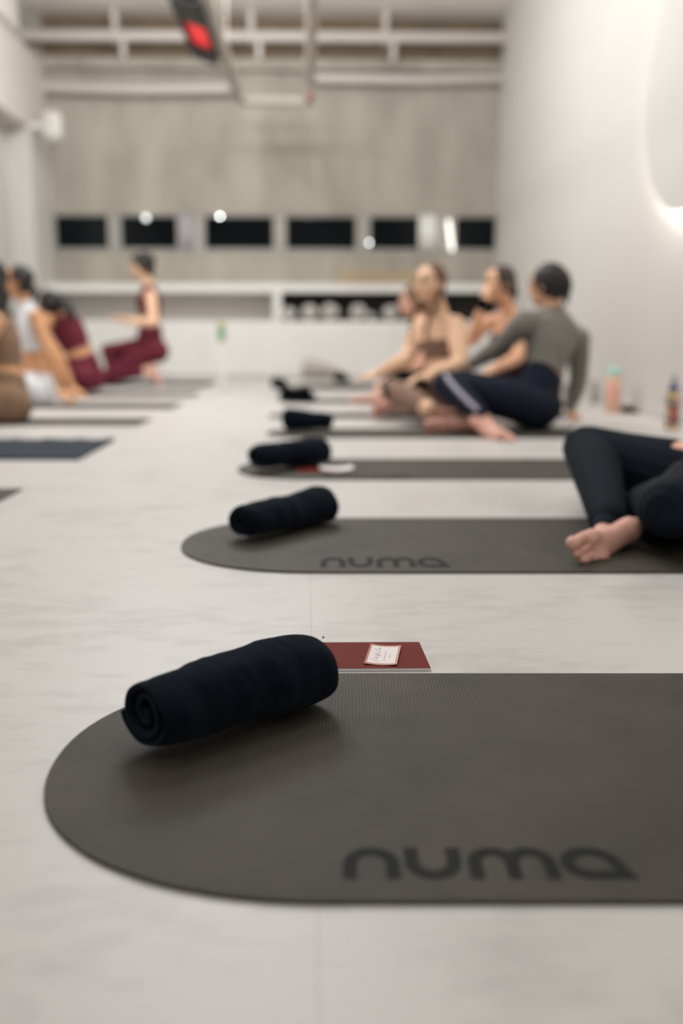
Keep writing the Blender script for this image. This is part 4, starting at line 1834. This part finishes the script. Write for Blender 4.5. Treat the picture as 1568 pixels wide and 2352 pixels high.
J['anR'] = K(908, 930, 6.02)
J['heelR'] = K(902, 932, 6.0)
J.update(toeR=V(-.55, -.8, -.12), soleR=V(.5, -.7, -.4), innR=V(-.1, 0, 1))


def braids(bm, c, f, up, lt, s):
    cap_hair(bm, c, f, up, lt, s, .020, .030, 1.0)
    for q, ln in ((1, 1.0), (-1, 1.25)):
        p0 = c + lt * q * .066 - f * .025 - up * .055
        p1 = c + lt * q * .070 + f * .02 - up * .13
        p2 = c + lt * q * .062 + f * .075 - up * .21
        p3 = c + lt * q * .058 + f * .095 - up * (.21 + .10 * ln)
        n = 9
        P = [p0, p1, p2, p3]
        for k in range(n):
            u = k / (n - 1) * 2.999
            i = int(u)
            w = u - i
            m = P[i].lerp(P[i + 1], w)
            r = .021 * (1 - .35 * k / n)
            ell(bm, m, (lt * r, f * r, up * r * 1.35), 12)


p = person('blonde woman with braids in a taupe set, sitting cross-legged and smiling', J, SK['fair'],
           [('leggings', leggings(.9, .16), CL['taupe'], .005), ('crop_top', crop_top(.44, .80), CL['taupe'], .005)], braids, HR['blonde'])
# black cloth in her lap: a thing of its own
g = K(930, 868, 5.70)
bm = bmesh.new()
nx, ny = 22, 12
gr = [[bm.verts.new(((a / nx - .5) * .27, (b / ny - .5) * .16, .045 - .10 * (a / nx - .62) ** 2 * 2 - .30 * abs(b / ny - .72) ** 1.7 * .4 + .012 * noise.noise(Vector((a * .4, b * .5, 1))))) for b in range(ny + 1)] for a in range(nx + 1)]
for a in range(nx):
    for b in range(ny):
        bm.faces.new((gr[a][b], gr[a + 1][b], gr[a + 1][b + 1], gr[a][b + 1]))
o = obj('lap_cloth', bm, M['blackcloth'], None, True)
o.location = g
o.rotation_euler = (0, 0, .15)
s = o.modifiers.new('s', 'SOLIDIFY')
s.thickness = .012
tag(o, 'black cloth lying in the lap of the blonde woman', 'cloth')

# ---- woman half hidden behind the blonde woman
pel = K(990, 893, 7.25)
J = dict(pelvis=pel, neck=K(972, 748, 7.2), head=K(950, 692, 7.12), pfwd=V(-1, -.05), cfwd=V(-1, -.1, -.05), hfwd=V(-1, -.18, -.02), bend=V(.6, .0, 0) * .05,
         shL=K(985, 768, 7.05), shR=K(975, 768, 7.38))
J['elL'] = limb(J['shL'], 960, 842, .26, near=True)
J['wrL'] = limb(J['elL'], 900, 872, .23, near=True)
J['elR'] = limb(J['shR'], 950, 835, .26, near=False)
J['wrR'] = limb(J['elR'], 895, 868, .23, near=True)
J['hipL'] = K(990, 905, 7.15)
J['hipR'] = K(985, 900, 7.35)
J['knL'] = limb(J['hipL'], 893, 893, .36, near=True)
J['anL'] = limb(J['knL'], 935, 922, .37, near=True)
J['knR'] = limb(J['hipR'], 890, 888, .38, near=False)
J['anR'] = K(885, 918, 7.15)
J['heelL'] = J['anL'] + V(.4, 0, -.5) * .04
J['heelR'] = K(880, 917, 7.12)
J.update(toeL=V(.8, .4, -.1), soleL=V(.2, -.8, -.5), innL=Z, toeR=V(-.9, -.3, -.08), soleR=V(.2, -.7, -.6), innR=Z)
p = person('woman in profile half hidden behind the blonde woman', J, SK['pink'],
           [('leggings', leggings(.9, .2), CL['taupe'], .005), ('crop_top', crop_top(.45, .82), CL['taupe'], .005)],
           lambda bm, c, f, up, lt, s: cap_hair(bm, c, f, up, lt, s), HR['blonde'], voxel=.0085)

# ---- woman in a dark plum tank with a hand at her chin
pel = K(1172, 900, 6.75)
J = dict(pelvis=pel, neck=K(1168, 712, 6.65), head=K(1146, 652, 6.55), pfwd=V(-.9, -.42), cfwd=V(-.82, -.57), hfwd=V(-.93, -.35, -.12), bend=V(.6, .3, 0) * .05,
         shL=K(1192, 742, 6.52), shR=K(1115, 742, 6.78))
J['elL'] = limb(J['shL'], 1190, 820, .26, near=True)
J['wrL'] = limb(J['elL'], 1130, 850, .24, near=True)
J['elR'] = limb(J['shR'], 1082, 782, .25, near=True)
J['wrR'] = limb(J['elR'], 1108, 700, .26, near=True)
J['handR'] = V(.25, .15, .95)
J['palmR'] = V(.75, .4, 0)
J['hipL'] = K(1175, 905, 6.62)
J['hipR'] = K(1165, 902, 6.86)
J['knL'] = limb(J['hipL'], 1058, 870, .40, near=True)
J['anL'] = limb(J['knL'], 1120, 925, .38, near=True)
J['knR'] = limb(J['hipR'], 1062, 868, .40, near=False)
J['anR'] = K(1070, 920, 6.7)
J['heelL'] = J['anL'] + V(.4, 0, -.5) * .04
J['heelR'] = J['anR'] + V(.4, 0, -.5) * .04
J.update(toeL=V(.8, .4, -.1), soleL=V(.2, -.8, -.5), innL=Z, toeR=V(-.9, -.3, -.08), soleR=V(.2, -.7, -.6), innR=Z)


def bun(bm, c, f, up, lt, s):
    cap_hair(bm, c, f, up, lt, s, .014, .024, 1.0)
    tail(bm, [c - f * .09 + up * .0, c - f * .10 - up * .08, c - f * .06 - up * .15], [.035, .035, .02])


p_plum = person('woman in a dark plum tank and shorts, hand raised to her chin', J, SK['warm'],
                [('shorts', shorts(.42, .2), CL['plum'], .005), ('tank_top', crop_top(.10, .76), CL['plum'], .005)], bun, HR['brown'])
q = J['wrR'] - p_plum.location
ax = (J['wrR'] - J['elR']).normalized()
bm = bmesh.new()
loft(bm, [q - ax * .02, q + ax * .022], [.031, .031], None, 18)
o = obj('wristband', bm, M['blackcloth'], p_plum, True)

# ---- crouching woman in burgundy
pel = K(343, 792, 9.2)
J = dict(legk=1.14, pelvis=pel, neck=K(340, 656, 9.2), head=K(326, 612, 9.15), pfwd=V(-1, .05), cfwd=V(-1, -.1, .02), hfwd=V(-.97, -.25, -.08), bend=V(.2, 0, 0) * .03,
         shL=K(346, 682, 9.03), shR=K(334, 680, 9.35))
J['elL'] = limb(J['shL'], 353, 741, .27, near=True)
J['wrL'] = limb(J['elL'], 294, 738, .24, near=True)
J['handL'] = V(-1, -.05, .12)
J['palmL'] = V(0, .3, .9)
J['elR'] = limb(J['shR'], 342, 738, .26, near=False)
J['wrR'] = limb(J['elR'], 288, 733, .24, near=True)
J['palmR'] = V(0, -.3, .9)
J['hipL'] = K(350, 806, 9.10)
J['hipR'] = K(346, 800, 9.30)
J['knR'] = limb(J['hipR'], 248, 806, .42, near=False)
J['anR'] = K(262, 868, 9.35)
J['heelR'] = K(268, 878, 9.35)
J.update(toeR=V(-1, 0, 0), soleR=-Z, innR=V(0, -1))
J['knL'] = K(244, 866, 9.05)
J['anL'] = K(338, 852, 9.06)
J['heelL'] = K(353, 845, 9.06)
J.update(toeL=V(.35, 0, -.93), soleL=V(.93, 0, .35), innL=V(0, 1))


def bob(bm, c, f, up, lt, s):
    cap_hair(bm, c, f, up, lt, s, .014, .030, 1.06)
    ell(bm, c - f * .055 - up * .045, (lt * .07, f * .05, up * .07))
    ell(bm, c + f * .055 + up * .085, (lt * .06, f * .04, up * .025))


p = person('woman in a burgundy set crouching in profile by the white cabinet', J, SK['fair'],
           [('leggings', leggings(.93, .30), CL['burg'], .006), ('crop_top', crop_top(.45, .82), CL['burg'], .005)], bob, HR['black'], voxel=.0085)

# ---- woman in burgundy leaning, seen from behind
pel = K(192, 862, 8.45)
J = dict(legk=1.2, pelvis=pel, neck=K(133, 722, 8.3), head=K(112, 702, 8.22), pfwd=V(-.75, .65), cfwd=V(-.8, .55, -.25), hfwd=V(-.85, .45, -.3), bend=V(.5, -.1, .3) * .08,
         shL=K(108, 738, 8.12), shR=K(150, 735, 8.42))
J['elL'] = limb(J['shL'], 92, 795, .26, near=False)
J['wrL'] = limb(J['elL'], 84, 852, .24, near=False)
J['elR'] = limb(J['shR'], 120, 800, .27, near=False)
J['wrR'] = limb(J['elR'], 100, 855, .24, near=False)
J['hipL'] = K(185, 868, 8.36)
J['hipR'] = K(205, 866, 8.52)
J['knL'] = limb(J['hipL'], 95, 872, .38, near=False)
J['anL'] = limb(J['knL'], 140, 886, .36, near=False)
J['knR'] = limb(J['hipR'], 140, 862, .40, near=False)
J['anR'] = limb(J['knR'], 110, 880, .34, near=False)
J['heelL'] = J['anL'] + V(.2, 0, -.4) * .03
J['heelR'] = J['anR'] + V(.2, 0, -.4) * .03
J.update(toeL=V(.7, .5, 0), soleL=V(0, -.6, -.8), innL=Z, toeR=V(-.9, .3, 0), soleR=V(0, -.6, -.8), innR=Z)


def long_tail(bm, c, f, up, lt, s):
    cap_hair(bm, c, f, up, lt, s, .012, .022, 1.04)
    b = c - f * .09
    tail(bm, [b, b - f * .09 - Z * .04, b - f * .16 - Z * .13 - HEAD * .03, b - f * .20 - Z * .20 - HEAD * .03], [.045, .05, .042, .016])


p = person('woman in a burgundy set with a long dark ponytail, sitting bent forward', J, SK['tan'],
           [('leggings', leggings(.93, .24), CL['burg'], .006), ('crop_top', crop_top(.42, .93, None, True), CL['burg'], .005)], long_tail, HR['black'], voxel=.0085, face=True)

# ---- woman in white leaning back on her hands
pel = K(82, 893, 7.35)
J = dict(pelvis=pel, neck=K(60, 705, 7.3), head=K(38, 648, 7.22), pfwd=V(-.98, -.1), cfwd=V(-.95, -.3), hfwd=V(-.97, -.22, .05), bend=V(.4, .2, 0) * .04,
         shL=K(84, 728, 7.15), shR=K(66, 726, 7.45))
J['elL'] = limb(J['shL'], 112, 808, .27, near=True)
J['wrL'] = limb(J['elL'], 138, 893, .26, near=False)
J['handL'] = V(.55, -.3, -.45)
J['palmL'] = V(.1, .1, -1)
J['elR'] = limb(J['shR'], 128, 806, .27, near=False)
J['wrR'] = limb(J['elR'], 165, 890, .26, near=False)
J['handR'] = V(.6, -.3, -.35)
J['palmR'] = V(.1, .1, -1)
J['hipL'] = K(78, 900, 7.24)
J['hipR'] = K(84, 897, 7.46)
J['knL'] = limb(J['hipL'], -36, 862, .40, near=True)
J['anL'] = limb(J['knL'], 20, 912, .36, near=False)
J['knR'] = limb(J['hipR'], -30, 860, .40, near=False)
J['anR'] = limb(J['knR'], -10, 912, .36, near=True)
J['heelL'] = J['anL'] + V(.4, 0, -.5) * .03
J['heelR'] = J['anR'] + V(.4, 0, -.5) * .03
J.update(toeL=V(.7, .5, 0), soleL=V(0, -.6, -.8), innL=Z, toeR=V(-.9, -.2, 0), soleR=V(0, -.6, -.8), innR=Z)


def low_pony(bm, c, f, up, lt, s):
    cap_hair(bm, c, f, up, lt, s, .018, .026, 1.0)
    b = c - f * .10 - up * .03
    tail(bm, [b, b - f * .03 - up * .03, b - f * .02 - up * .09], [.03, .03, .015])


p = person('woman in a white sports bra and shorts leaning back on both hands', J, SK['tan'],
           [('shorts', shorts(.5, .16), CL['white'], .006), ('sports_bra', crop_top(.44, .90, None, True), CL['white'], .005)], low_pony, HR['black'], voxel=.008)

# ---- woman in brown at the left edge
pel = K(14, 925, 5.80)
J = dict(pelvis=pel, neck=K(-20, 708, 5.75), head=K(-32, 645, 5.7), pfwd=V(-1, .05), cfwd=V(-.98, .1), hfwd=V(-1, .1), bend=V(.4, 0, 0) * .05,
         shL=K(-12, 742, 5.58), shR=K(-10, 742, 5.92))
J['elL'] = limb(J['shL'], -60, 825, .27, near=True)
J['wrL'] = limb(J['elL'], -130, 865, .24, near=True)
J['elR'] = limb(J['shR'], -60, 820, .27, near=False)
J['wrR'] = limb(J['elR'], -130, 860, .24, near=False)
J['hipL'] = K(5, 932, 5.68)
J['hipR'] = K(10, 928, 5.90)
J['knL'] = limb(J['hipL'], -150, 900, .40, near=True)
J['anL'] = limb(J['knL'], -110, 955, .37, near=True)
J['knR'] = limb(J['hipR'], -150, 895, .40, near=False)
J['anR'] = limb(J['knR'], -130, 950, .37, near=True)
J['heelL'] = J['anL'] + V(.4, 0, -.5) * .03
J['heelR'] = J['anR'] + V(.4, 0, -.5) * .03
J['legk'] = 1.3
J.update(toeL=V(-.8, .3, 0), soleL=V(0, -.6, -.8), innL=Z, toeR=V(-.9, -.2, 0), soleR=V(0, -.6, -.8), innR=Z)


def long_curly(bm, c, f, up, lt, s):
    cap_hair(bm, c, f, up, lt, s, .012, .026, 1.08)
    rnd = random.Random(4)
    for k in range(26):
        a = rnd.uniform(-1, 1)
        z = rnd.uniform(-.26, .02)
        ell(bm, c - f * (.07 + .02 * rnd.random()) + lt * a * .07 + up * z, (lt * .035, f * .035, up * .04), 10)


p = person('woman in brown with long dark curly hair, cut by the left edge', J, SK['tan'],
           [('leggings', leggings(1.2, .24), CL['brown'], .006), ('crop_top', crop_top(.38, .84), CL['brown'], .005)], long_curly, HR['black'], voxel=.0085)
